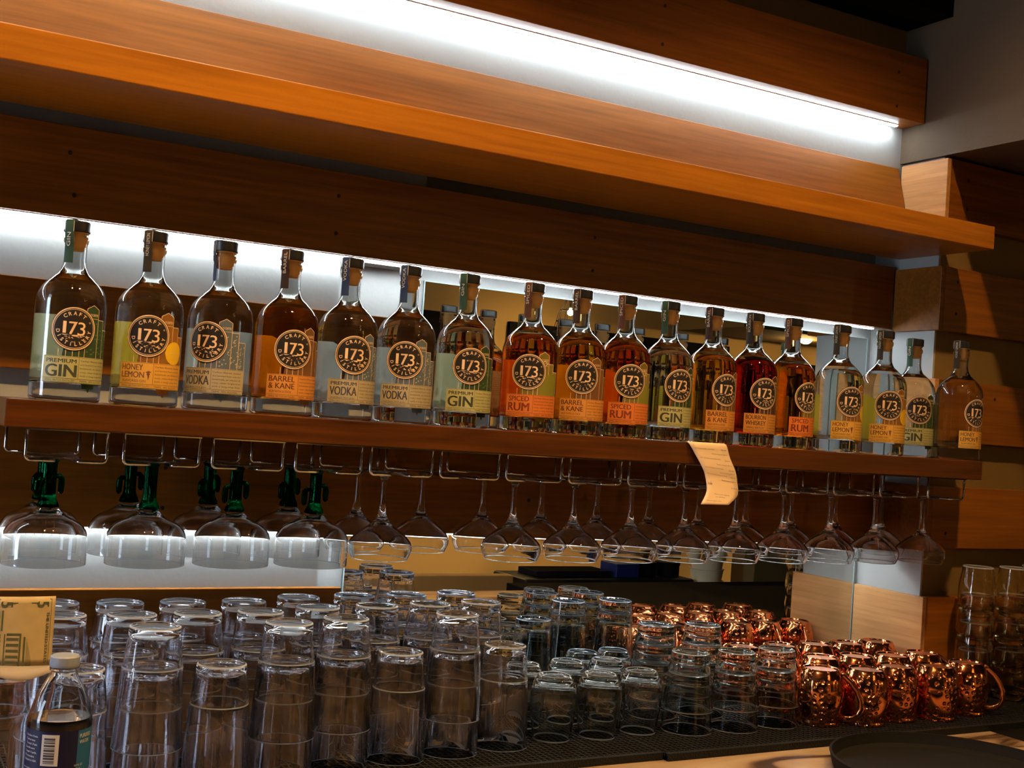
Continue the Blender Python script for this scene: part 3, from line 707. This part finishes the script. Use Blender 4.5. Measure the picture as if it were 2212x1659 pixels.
DOF = [(0, .0905), (.026, .0905), (.0292, .0930), (.0308, .0915), (.0315, .0870), (.0318, .0790), (.0312, .0765), (.0328, .0720), (.0345, .0600), (.0385, .0300), (.0424, .0010), (.0420, 0), (.0408, 0), (.0402, .0010), (.0366, .0300), (.0326, .0600), (.0302, .0690), (.0288, .0745), (0, .0760)]
PIN = [(0, .1470), (.0262, .1470), (.0285, .1495), (.0300, .1480), (.0303, .1440), (.0318, .1250), (.0360, .0800), (.0405, .0300), (.0438, .0010), (.0434, 0), (.0422, 0), (.0418, .0010), (.0384, .0300), (.0338, .0800), (.0296, .1230), (.0280, .1310), (.0262, .1345), (0, .1355)]
cache = {}
def cup(kind, prof, m, x, y, z, lab, grp, name, rf=None, flip=False, seg=60, cat='glass'):
    key = (kind, flip)
    if key not in cache:
        if flip: h = max(b_ for a, b_ in prof); pr = [(a, h-b_) for a, b_ in prof]
        else: pr = prof
        hh = max(b_ for a, b_ in pr); o = MB().lathe(pr, seg, rf=rf, rim=None if kind == 'pap' else [(hh-.0016, hh+.001, .02)] if flip else [(-.001, .0018, .02)]+{'tum': [(.0985, .1003, .03), (.1478, .151, .0285)], 'dof': [(.0918, .094, .0283), (.0585, .0598, .03)], 'bar': [(.0976, .099, .0222)], 'pin': [(.1487, .151, .0278)]}[kind]).build(name, [m, M['rim']]); cache[key] = o  # rim, shoulder and base bands carry the painted glints
    else: o = cache[key].copy(); COL.objects.link(o)
    o.location = (x, y, z); o.rotation_euler = (0, 0, random.uniform(0, 6)); tag(o, lab, cat, grp); return o
def stack(kind, prof, m, x, y, n, off, what, where, grp, name, rf=None, flip=False):
    for i in range(n):
        pos = '' if n == 1 else (' (bottom one)' if i == 0 else ' (top one)' if i == n-1 else ' (%s up)' % ORD[i])
        if n == 2: pos = ', lower of the nested pair' if i == 0 else ', upper of the nested pair'
        elif n > 2: pos = ', '+('bottom' if i == 0 else 'top' if i == n-1 else ORD[i]+' up')+' of its stack'
        cup(kind, prof, m, x, y, ZM+.0002+i*off, what+' '+where+pos, grp, name, rf, flip)
colx = [.278, .366, .454, .542, .633, .725, .817, .909]
back = [(.281, 1.716), (.366, 1.712), (.452, 1.712), (.540, 1.712), (.633, 1.742), (.727, 1.752), (.818, 1.757), (.912, 1.768)]
mid = [(.274, 1.622), (.362, 1.617), (.449, 1.620), (.537, 1.624), (.631, 1.653), (.726, 1.660), (.817, 1.668), (.910, 1.678)]
frt = [(.198, 1.545, 1), (.284, 1.533, 1), (.372, 1.529, 2), (.460, 1.530, 1), (.548, 1.536, 2), (.638, 1.560, 2), (.727, 1.566, 1), (.817, 1.575, 2), (.908, 1.588, 1)]
G1 = 'nested clear plastic tumblers on the mat'
for i, (x, y) in enumerate(back): stack('tum', TUM, M['plastic'], x, y, 2, .0498, 'clear plastic tumbler, back row,', nth(i, 8), G1, 'plastic_tumbler', TUMF)
for i, (x, y) in enumerate(mid): stack('tum', TUM, M['plastic'], x, y, 2, .0498, 'clear plastic tumbler, middle row,', nth(i, 8), G1, 'plastic_tumbler', TUMF)
for i, (x, y, n) in enumerate(frt): stack('tum', TUM, M['plastic'], x, y, n, .0498, 'clear plastic tumbler, front row,', nth(i, 9), G1, 'plastic_tumbler', TUMF)
fb = [(1.005, 1.597), (1.086, 1.592), (1.170, 1.600)]
sb = [(.998, 1.682), (1.085, 1.690), (1.163, 1.688)]
tb = [(1.158, 1.756), (1.225, 1.760)]
for i, (x, y) in enumerate(fb): cup('bar', BAR, M['thick'], x, y, ZM+.0002, 'small barrel-shaped tasting glass in the front row, '+nth(i, 3), 'barrel-shaped tasting glasses', 'tasting_glass')
for i, (x, y) in enumerate(sb): cup('bar', BAR, M['thick'], x, y, ZM+.0002, 'small barrel-shaped tasting glass, second row, '+nth(i, 3), 'barrel-shaped tasting glasses', 'tasting_glass')
for i, (x, y) in enumerate(tb): cup('bar', BAR, M['thick'], x, y, ZM+.0002, 'small barrel-shaped tasting glass in the third row before the tall stack, '+['left', 'right'][i], 'barrel-shaped tasting glasses', 'tasting_glass')
df = [(1.259, 1.588), (1.350, 1.580), (1.443, 1.586)]
for i, (x, y) in enumerate(df): stack('dof', DOF, M['thick'], x, y, 2, .0345, 'clear rocks glass in the front row,', nth(i, 3), 'clear rocks glasses', 'rocks_glass')
for i, (x, y) in enumerate([(1.262, 1.690), (1.352, 1.676)]): stack('dof', DOF, M['thick'], x, y, 3, .0310, 'clear rocks glass in the second row,', ['left stack', 'right stack'][i], 'clear rocks glasses', 'rocks_glass')
for i, (x, y, n) in enumerate([(.988, 1.822, 1), (1.078, 1.795, 1), (1.177, 1.842, 2), (1.279, 1.842, 2)]): stack('pin', PIN, M['thick'], x, y, n, .0225, 'tall pint glass by the lower mirror,', nth(i, 4), 'tall pint glasses', 'pint_glass')

# copper mugs
MUG = [(0, .0905), (.0270, .0905), (.0285, .0940), (.0305, .0945), (.0318, .0915), (.0335, .0885), (.0380, .0780), (.0412, .0620), (.0418, .0480), (.0405, .0320), (.0378, .0160), (.0362, .0075), (.0372, .0040), (.0372, .0005), (.0366, 0), (.0356, .0005), (.0350, .0080), (.0390, .0320), (.0404, .0480), (.0398, .0620), (.0366, .0770), (.0300, .0880), (0, .0890)]
mug0 = None
def mug(x, y, rz, lab):
    global mug0
    if mug0 is None:
        t = thing('copper_mug', lab, 'mug', (x, y, ZM+.0002), rz, 'hammered copper mugs upside down')
        MB().lathe(MUG, 64).build('mug_body', M['copper'], t)
        MB().lathe([(0, .0906), (.0269, .0906), (.0268, .0912), (0, .0912)], 40).build('base_disc', M['copperbase'], t)
        pts = [(.0325, 0, .088), (.040, 0, .084), (.052, 0, .074), (.063, 0, .060), (.070, 0, .045), (.071, 0, .030), (.067, 0, .019), (.058, 0, .0125), (.047, 0, .011), (.037, 0, .012)]
        MB().tube(pts, .0032, 10, flat=1.7).build('handle', M['copperplain'], t)
        mug0 = t; return
    copy_tree(mug0, (x, y, ZM+.0002), rz, lab)
MUGS = [(1.533, 1.571, -.75, 'copper mug at the left end of the front row, handle swung right'), (1.619, 1.549, 1.2, 'copper mug second from the left in the front row'),
 (1.705, 1.560, 1.4, 'copper mug in the middle of the front row'), (1.792, 1.545, 1.5, 'copper mug second from the right in the front row'),
 (1.888, 1.560, -.55, 'copper mug at the right end of the front row, large handle out to the right'),
 (1.528, 1.672, 2.4, 'copper mug in the second row behind the leftmost front mug, half hidden by rocks glasses'), (1.614, 1.655, -.55, 'copper mug in the second row, left of the two in its middle'), (1.699, 1.652, 1.5, 'copper mug in the middle of the second row'), (1.785, 1.645, 1.2, 'copper mug in the second row before the lit-coloured plank return'), (1.874, 1.652, -.3, 'copper mug in the second row beside the column, handle to the right'),
 (1.440, 1.790, 2.0, 'copper mug in the back row, farthest left, behind the rocks glasses'), (1.532, 1.775, 2.0, 'copper mug second from the left in the back row'), (1.620, 1.770, 1.8, 'copper mug third from the left in the back row'), (1.708, 1.768, -.6, 'copper mug in the back row in front of the mirror, handle right'), (1.790, 1.765, 1.7, 'copper mug in the back row just left of the column'), (1.874, 1.768, 1.9, 'copper mug tucked in the back corner against the column')]
for q in MUGS: mug(*q)
# stacks of straw coloured tumblers right of the mugs
for i, (x, y) in enumerate([(2.005, 1.640), (2.095, 1.625), (2.160, 1.560), (2.19, 1.645)]):
    stack('amb', BAR, M['amberglass'], x, y, 4, .0545, 'water glass right of the mugs,', ['left stack', 'second stack', 'front stack at the edge', 'rear stack at the edge'][i], 'stacked water glasses by the column', 'water_glass', flip=True)

# ================================================================ RECEIPT, BILL, WATER BOTTLE
def ribbon(name, L, Rr, m, thick, parent=None):
    n = len(L); vs = []; fs = []; c = 6
    for a, b_ in zip(L, Rr):
        for j in range(c+1): vs.append(tuple(a[k]+(b_[k]-a[k])*j/c for k in range(3)))
    for i in range(n-1):
        for j in range(c): k = i*(c+1)+j; fs.append((k, k+1, k+c+2, k+c+1))
    o = MB().add(vs, fs, 0, True).build(name, m, parent, recalc=False)
    md = o.modifiers.new('thick', 'SOLIDIFY'); md.thickness = thick
    return o
def spl(pts, n):                                    # Catmull-Rom resample
    out = []; P_ = [pts[0]]+list(pts)+[pts[-1]]
    segs = len(pts)-1
    for i in range(n+1):
        t = i/n*segs; k = min(int(t), segs-1); u = t-k; p0, p1, p2, p3 = P_[k:k+4]
        out.append(tuple(.5*((2*p1[j])+(-p0[j]+p2[j])*u+(2*p0[j]-5*p1[j]+4*p2[j]-p3[j])*u*u+(-p0[j]+3*p1[j]-3*p2[j]+p3[j])*u**3) for j in range(3)))
    return out
Lp = spl([(1.222, 1.599, -.0090), (1.2255, 1.587, -.0100), (1.2372, 1.5825, -.0275), (1.2490, 1.577, -.0480), (1.2560, 1.576, -.0625), (1.2555, 1.569, -.0869), (1.2380, 1.560, -.1085)], 24)
Rp = spl([(1.302, 1.599, -.0090), (1.3050, 1.587, -.0100), (1.3110, 1.5825, -.0309), (1.3200, 1.577, -.0530), (1.3240, 1.576, -.0699), (1.3210, 1.569, -.0917), (1.2960, 1.560, -.1080)], 24)
t = thing('paper_receipt', 'curling paper receipt hanging over the front edge of the bottle shelf', 'receipt')
ribbon('paper', Lp, Rp, M['paper'], .0002, t)
mb = MB()
def on_rib(u, v):          # u 0..1 across, v 0..1 down
    k = v*24; i = min(int(k), 23); f = k-i
    a = [Lp[i][j]+(Lp[i+1][j]-Lp[i][j])*f for j in range(3)]; b_ = [Rp[i][j]+(Rp[i+1][j]-Rp[i][j])*f for j in range(3)]
    return (a[0]+(b_[0]-a[0])*u, a[1]+(b_[1]-a[1])*u-.0006, a[2]+(b_[2]-a[2])*u)
for (s_, u, v, wd, h) in [('1 #173 Craft Distillery Gin 750ml', .06, .26, .55, .020), ('$29.99', .80, .26, .14, .018), ('Bottle deposit $0.15', .50, .315, .44, .018), ('1 #173 Craft Distillery Barrel & Kane 750ml', .08, .38, .60, .020), ('$34.99', .80, .39, .14, .018), ('Bottle deposit $0.15', .50, .445, .44, .018), ('1 #173 Craft Distillery Vodka 750ml', .08, .50, .55, .020), ('$24.99', .80, .51, .14, .018), ('Bottle deposit $0.15', .50, .565, .44, .018),
        ('1 #173 Craft Distillery Bourbon 750ml', .08, .62, .60, .020), ('$39.99', .80, .63, .14, .018), ('Bottle deposit $0.15', .50, .69, .44, .018), ('Total', .06, .755, .12, .020), ('$130.56', .78, .77, .18, .020), ('Thank you for shopping', .25, .86, .5, .018), ('our distillery', .34, .89, .32, .016), ('See you again soon', .12, .94, .5, .018)]:
    vs_, fs_ = fit_text(s_, 0, 0, wd, h, .01); mb.add([on_rib(u+a, min(1, v-b_)) for a, b_ in vs_], fs_, 0, False)
mb.build('print', M['greyink'], t)

# folded five dollar bill standing on a tumbler (short side across, seen with its design turned a quarter)
t = thing('banknote', 'folded five dollar bill standing upright at the left edge above the water bottle', 'banknote')
def bp_(u, v, off=0):      # u 0..1 left to right, v 0..1 bottom to top
    x = .181+.066*u; z = -.3165+.078*v-.0025*u*(1-v)
    y = 1.500-.005*math.sin(PI*u)*(1-v)+.012*v*(u-.5)**2
    return (x, y-off, z)
vs = []; fs = []; nu, nv = 8, 10
for j in range(nv+1):
    for i in range(nu+1): vs.append(bp_(i/nu, j/nv))
for j in range(nv):
    for i in range(nu): k = j*(nu+1)+i; fs.append((k, k+1, k+nu+2, k+nu+1))
m_, nt, out = mat('banknote paper'); b = N(nt, 'ShaderNodeBsdfPrincipled'); b.inputs['Roughness'].default_value = .8
tc = N(nt, 'ShaderNodeTexCoord'); n1 = N(nt, 'ShaderNodeTexNoise'); n1.inputs['Scale'].default_value = 60; n1.inputs['Detail'].default_value = 8
rp = N(nt, 'ShaderNodeValToRGB'); rp.color_ramp.elements[0].color = (.28, .22, .11, 1); rp.color_ramp.elements[1].color = (.42, .33, .18, 1)
nt.links.new(tc.outputs['Object'], n1.inputs['Vector']); nt.links.new(n1.outputs['Fac'], rp.inputs[0]); nt.links.new(rp.outputs[0], b.inputs['Base Color']); nt.links.new(b.outputs[0], out.inputs[0])
note = MB().add(vs, fs, 0, True).build('note_paper', m_, t, recalc=False); md = note.modifiers.new('thick', 'SOLIDIFY'); md.thickness = .0002
fold = [bp_(i/8, 0) for i in range(9)]
vs = []
for j, (dy, dz) in enumerate([(0, 0), (-.006, -.0012), (-.014, .0005), (-.022, -.006)]):
    for i in range(9): p = fold[i]; vs.append((p[0], p[1]+dy, p[2]+dz-.0065*math.sin(PI*i/8*1.2)*(j/3)))
fs = [(j*9+i, j*9+i+1, (j+1)*9+i+1, (j+1)*9+i) for j in range(3) for i in range(8)]
o = MB().add(vs, fs, 0, True).build('folded_flap', pbr('banknote underside', (.22, .19, .17), .8), t, recalc=False); md = o.modifiers.new('thick', 'SOLIDIFY'); md.thickness = .0002
inkg = pbr('banknote green black ink', (.05, .065, .03), .7)
mb = MB()
def q4(u0_, u1_, v0, v1, off=.0004): mb.add([bp_(u0_, v0, off), bp_(u1_, v0, off), bp_(u1_, v1, off), bp_(u0_, v1, off)], [(0, 1, 2, 3)], 0, False)
def rtext(s_, u, v, lu, lv, bold=.02):     # text turned a quarter clockwise: reads downwards, starts at (u,v)
    vs_, fs_ = fit_text(s_, 0, 0, 1, 1, bold); mb.add([bp_(u+b_*lu, v-a*lv, .0004) for a, b_ in vs_], fs_, 0, False)
rtext('5', .10, .93, .19, .085, .05); rtext('5', .70, .93, .19, .085, .05)
rtext('THE UNITED STATES', .86, .78, .05, .74); rtext('FIVE DOLLARS', .07, .45, .06, .42, .03)
for a in (.05, .93): q4(a, a+.008, .02, .96)
q4(.05, .94, .955, .963); q4(.28, .70, .90, .915); q4(.10, .105, .5, .8); q4(.12, .15, .50, .80)
for i in range(5): q4(.22, .42, .03+.085*i, .065+.085*i)      # columns of the memorial, lying on their side
q4(.18, .20, .0, .46); q4(.43, .46, .0, .47); q4(.50, .53, .0, .42); q4(.22, .46, .44, .47)
for i in range(16): q4(.55+.006*i, .552+.006*i, .0, .40-.02*i)
mb.build('note_print', inkg, t)

# water bottle
t = thing('water_bottle', 'plastic water bottle with navy label and white cap at the lower left', 'bottle', (.2365, 1.352, -.4913), 0)
PW = [(0, .003), (.018, .004), (.027, 0), (.031, .003), (.0325, .010), (.0325, .040), (.0312, .044), (.0325, .050), (.0325, .066), (.0312, .070), (.0325, .076), (.0325, .092), (.0318, .096), (.0325, .100), (.0325, .146), (.0315, .154), (.0265, .170), (.0195, .184), (.0145, .194), (.0135, .198), (.0150, .1995), (.0150, .2015), (.0128, .2030), (.0126, .2080)]
PWI = [(.0118, .2080), (.0122, .198), (.0135, .193), (.0188, .183), (.0258, .169), (.0308, .153), (.0318, .145), (.0318, .100), (.0311, .096), (.0318, .092), (.0318, .076), (.0305, .070), (.0318, .066), (.0318, .050), (.0305, .044), (.0318, .040), (.0318, .010), (.0302, .004), (.027, .001), (.018, .005), (0, .004)]
MB().lathe(PW+PWI, 60, rf=lambda a, z: 1+(.012*math.cos(12*a+z*200) if z < .095 and z > .012 else 0)).build('bottle_shell', M['water'], t)
MB().lathe([(0, .0045), (.026, .0045), (.0315, .02), (.0320, .012), (.0320, .090), (.0320, .146), (.0300, .1505), (0, .1505)], 60).build('water', glass('drinking water', (1, 1, 1), 1.33), t)
MB().lathe([(0, .2145), (.0132, .2145), (.0150, .2130), (.0154, .2040), (.0150, .2025), (.0, .2025)], 48, rf=lambda a, z: 1+(.012*math.cos(36*a) if z < .213 else 0)).build('cap', M['whitecap'], t)
RWL = .0327
def wl(a0, a1, z0, z1, r, mb, mi):
    n = max(1, int(abs(a1-a0)/.06)); vs = []; 
    for i in range(n+1):
        a = a0+(a1-a0)*i/n; vs += [(r*math.cos(a), r*math.sin(a), z0), (r*math.cos(a), r*math.sin(a), z1)]
    mb.add(vs, [(2*i, 2*i+2, 2*i+3, 2*i+1) for i in range(n)], mi, True)
cd = math.atan2(-1.352, -.2365)
mb = MB(); wl(cd-2.6, cd+.62, .098, .141, RWL, mb, 0); wl(cd+.62, cd+1.55, .098, .141, RWL, mb, 1); wl(cd+1.55, cd+3.68, .098, .141, RWL, mb, 0)
wl(cd-.52, cd+.02, .106, .138, RWL+.00015, mb, 2)
mb.build('bottle_label', [M['navy'], M['teal'], M['labelwhite']], t)
mb = MB()
rr = RWL+.0003
z = .1085
rnd = random.Random(3)
while z < .133: h = rnd.choice((.0007, .0012, .002)); wl(cd-.44, cd-.10, z, z+h, rr, mb, 1); z += h+rnd.choice((.0008, .0014))
def wtext(s_, a0, z0, wd, h, mi=0, bold=.01):
    vs_, fs_ = fit_text(s_, 0, 0, wd, h, bold); mb.add([(rr*math.cos(cd+a0+x/rr), rr*math.sin(cd+a0+x/rr), z0+y) for x, y in vs_], fs_, mi, False)
for i, s_ in enumerate(['Nutrition Facts', 'Calories', 'Total Fat', 'Sodium', 'Total Carb.', 'Protein', 'Bottled in USA']): wtext(s_, -1.25, .134-i*.0042, .016 if i % 2 else .019, .0021)
wtext('PURIFIED', .68, .133, .017, .0042); wtext('WATER', .68, .127, .014, .0038); wtext('16.9 FL OZ', .55, .104, .010, .0022); wtext('500 mL', .55, .1005, .008, .0020)
wtext('Bottle recyclable, perforated for freshness', -1.35, .1008, .038, .0022)
mb.build('label_print', [M['labelwhite'], M['ink']], t)

# ================================================================ WHAT THE MIRRORS SHOW (the rest of the bar room)
tag(MB().box(2.2, 3.60, -3.098, -3.06, -.45, .675).build('chalk_panel', M['dark'], bevel=.004), 'wide black panel on the ochre wall opposite, left of the pier', 'panel', 'black panels on the far wall')
tag(MB().box(3.78, 5.60, -3.098, -3.06, -.45, .665).build('chalk_panel', M['dark'], bevel=.004), 'wide black panel on the ochre wall opposite, right of the pier', 'panel', 'black panels on the far wall')
tag(MB().box(5.75, 8.6, -3.098, -3.06, -.45, .60).build('chalk_panel', M['dark'], bevel=.004), 'lower black panel at the right end of the opposite wall', 'panel', 'black panels on the far wall')
tag(MB().box(5.0, 6.4, -2.9, -2.2, .72, 1.345).build('ceiling_beam', M['ochre']), 'ochre boxed beam near the far wall, seen in the upper mirror', 'beam')
tag(MB().box(1.55, 2.30, -.28, -.22, -.6995, -.572).build('steel_backsplash', M['steel'], bevel=.003), 'brushed steel splash panel seen at the left of the lower mirror', 'panel')
tag(MB().box(1.5, 4.6, -.62, -.10, -1.495, -.70).build('service_station', M['dark'], bevel=.004), 'black service station opposite the bar, seen only in the mirror', 'counter')
t = thing('cash_terminal', 'black low machine on the service station, seen in the lower mirror', 'machine', (2.72, -.30, -.6995))
MB().box(-.38, .43, -.16, .10, 0, .115).build('housing', pbr('black plastic housing', (.012, .012, .013), .3), t, bevel=.01)
MB().box(-.36, .36, .101, .105, .04, .055).build('steel_trim', M['steel'], t)
MB().box(-.30, .05, -.10, .05, .116, .14).build('screen', pbr('black glass', (.01, .01, .012), .1), t, bevel=.004)
for i, x in enumerate((3.02, 3.14)):
    t = thing('black_canister', 'round black canister beside the blue box in the lower mirror, '+['left', 'right'][i]+' one', 'canister', (x-.06, -.30, -.5838), 0, 'black canisters in the mirror')
    MB().lathe([(0, 0), (.048, 0), (.05, .004), (.05, .045), (0, .045)], 28).build('canister_body', M['traym'], t)
    MB().lathe([(0, .0455), (.053, .0455), (.053, .058), (.02, .060), (0, .060)], 28).build('lid', M['traym'], t)
tag(MB().box(2.785, 2.895, -.36, -.24, -.5838, -.53).build('blue_box', M['bluebox'], bevel=.003), 'dark blue box on the black machine, seen in the lower mirror', 'box')
for i in range(5):
    cup('pap', [(0, .0), (.062, .0), (.070, .050), (.0735, .052), (.0735, .056), (.069, .056), (.060, .004), (0, .004)], M['cream'], 3.24, -.24, -.699+i*.050, 'cream paper bowl in the stack right of the black machine, '+('bottom' if i == 0 else 'top' if i == 4 else ORD[i]+' up')+' one', 'stack of cream paper bowls', 'paper_bowl', cat='bowl')
tag(MB().box(3.42, 3.95, -.30, -.15, -.699, -.20).build('menu_stand', M['ochre'], bevel=.003), 'tan upright board behind the stacked bowls in the lower mirror', 'board')
# cool daylight window at the far left end of the room
wn = MB().box(-3.098, -3.090, 1.10, 1.78, -.75, 1.05).build('window_1', emission('cool window light', (.68, .82, 1.0), 27.0)); struct(wn)
fr = MB()
for k in range(5): y = 1.10+k*.17; fr.box(-3.0995, -3.06, y-.018, y+.018, -.77, 1.07)
fr.box(-3.0995, -3.06, 1.08, 1.80, 1.03, 1.07).box(-3.0995, -3.05, 1.08, 1.80, -.79, -.75)
fo = fr.build('window_frame', M['labelwhite'], wn)
# pendants and chandelier
def lathe_cage(t, R, H, z0):
    mb = MB()
    for k in range(10):
        a = 2*PI*k/10; mb.tube([(.3*R*math.cos(a), .3*R*math.sin(a), z0+H), (.75*R*math.cos(a), .75*R*math.sin(a), z0+H*.5), (R*math.cos(a), R*math.sin(a), z0)], .002, 5)
    for f_ in (0, .33, .66, 1.0):
        rr_ = R*(1-.7*f_**1.2); mb.tube([(rr_*math.cos(2*PI*k/24), rr_*math.sin(2*PI*k/24), z0+H*f_) for k in range(25)], .003, 5)
    mb.build('cage', M['dark'], t)
def pendant(x, y, z, lab, cage, r=.022, m='glare'):
    t = thing('pendant_lamp', lab, 'lamp', (x, y, z))
    MB().lathe([(0, -r), (.5*r, -.87*r), (.87*r, -.5*r), (r, 0), (.87*r, .5*r), (.5*r, .9*r), (.35*r, 1.5*r), (0, 1.5*r)], 20).build('bulb', M[m], t)
    MB().lathe([(0, 1.51*r), (.4*r, 1.51*r), (.4*r, 3*r), (0, 3*r)], 16).build('socket', M['dark'], t)
    MB().tube([(0, 0, 3*r), (0, 0, 1.349-z)], .003, 6).build('cord', M['dark'], t)
    if cage: lathe_cage(t, .10, .21, -.125)
pendant(5.80, -2.50, .735, 'bare glowing bulb pendant seen in the upper mirror near the right', False, .046)
pendant(3.885, -2.50, .705, 'wire basket pendant lamp seen in the upper mirror', True, .018)
def chandelier(x, y, z, n, R, lab, rb=.019):
    t = thing('chandelier', lab, 'lamp', (x, y, z))
    mb = MB()
    mb.tube([(R*math.cos(2*PI*k/24), R*math.sin(2*PI*k/24), 0) for k in range(25)], .008, 6)
    mb.tube([(-R, 0, 0), (R, 0, 0)], .006, 6); mb.tube([(0, -R, 0), (0, R, 0)], .006, 6); mb.tube([(0, 0, 0), (0, 0, 1.349-z)], .008, 6)
    mb.build('frame', M['dark'], t)
    for k in range(n):
        a = 2*PI*k/n+.2; rr_ = R if k % 3 else R*.45; 
        MB().lathe([(0, -rb), (.6*rb, -.8*rb), (rb, 0), (.6*rb, .8*rb), (0, rb)], 14).build('bulb', M['bulb'], t).location = (rr_*math.cos(a), rr_*math.sin(a), -.05-.08*((k*7) % 3))
chandelier(1.90, -.35, .95, 12, .30, 'round chandelier of small warm bulbs behind the viewer')
def downlight(x, y, lab, r=.035, z=1.35, depth=.055, k=1):
    t = thing('recessed_downlight', lab, 'lamp', (x, y, z), 0, 'recessed ceiling downlights')
    MB().lathe([(r*1.25, -.0015), (r*1.6, -.0015), (r*1.6, .0005), (r*1.25, .0005), (r*1.25, -.0015)], 32).build('trim_ring', M['dark'], t)
    MB().lathe([(r*1.25, 0), (r*1.25, depth), (0, depth), (0, depth+.002), (r*1.28, depth+.002), (r*1.28, 0), (r*1.25, 0)], 32).build('can', M['dark'], t)
    MB().lathe([(0, depth-.004), (r, depth-.004), (r, depth-.001), (0, depth-.001)], 24).build('lens', M['roomfill' if y < 0 else 'down'], t)
for i, (x, y) in enumerate(CANS): downlight(x, y, 'recessed warm ceiling downlight '+['leftmost over the bar', 'second over the bar', 'right over the bar', 'left, added to brighten the opposite wall', 'middle, added to brighten the opposite wall', 'right, added to brighten the opposite wall', 'far right, added to brighten the opposite wall'][i])

for o in list(sc.objects):
    if o.parent is None and o != co: o.location.z += ZC
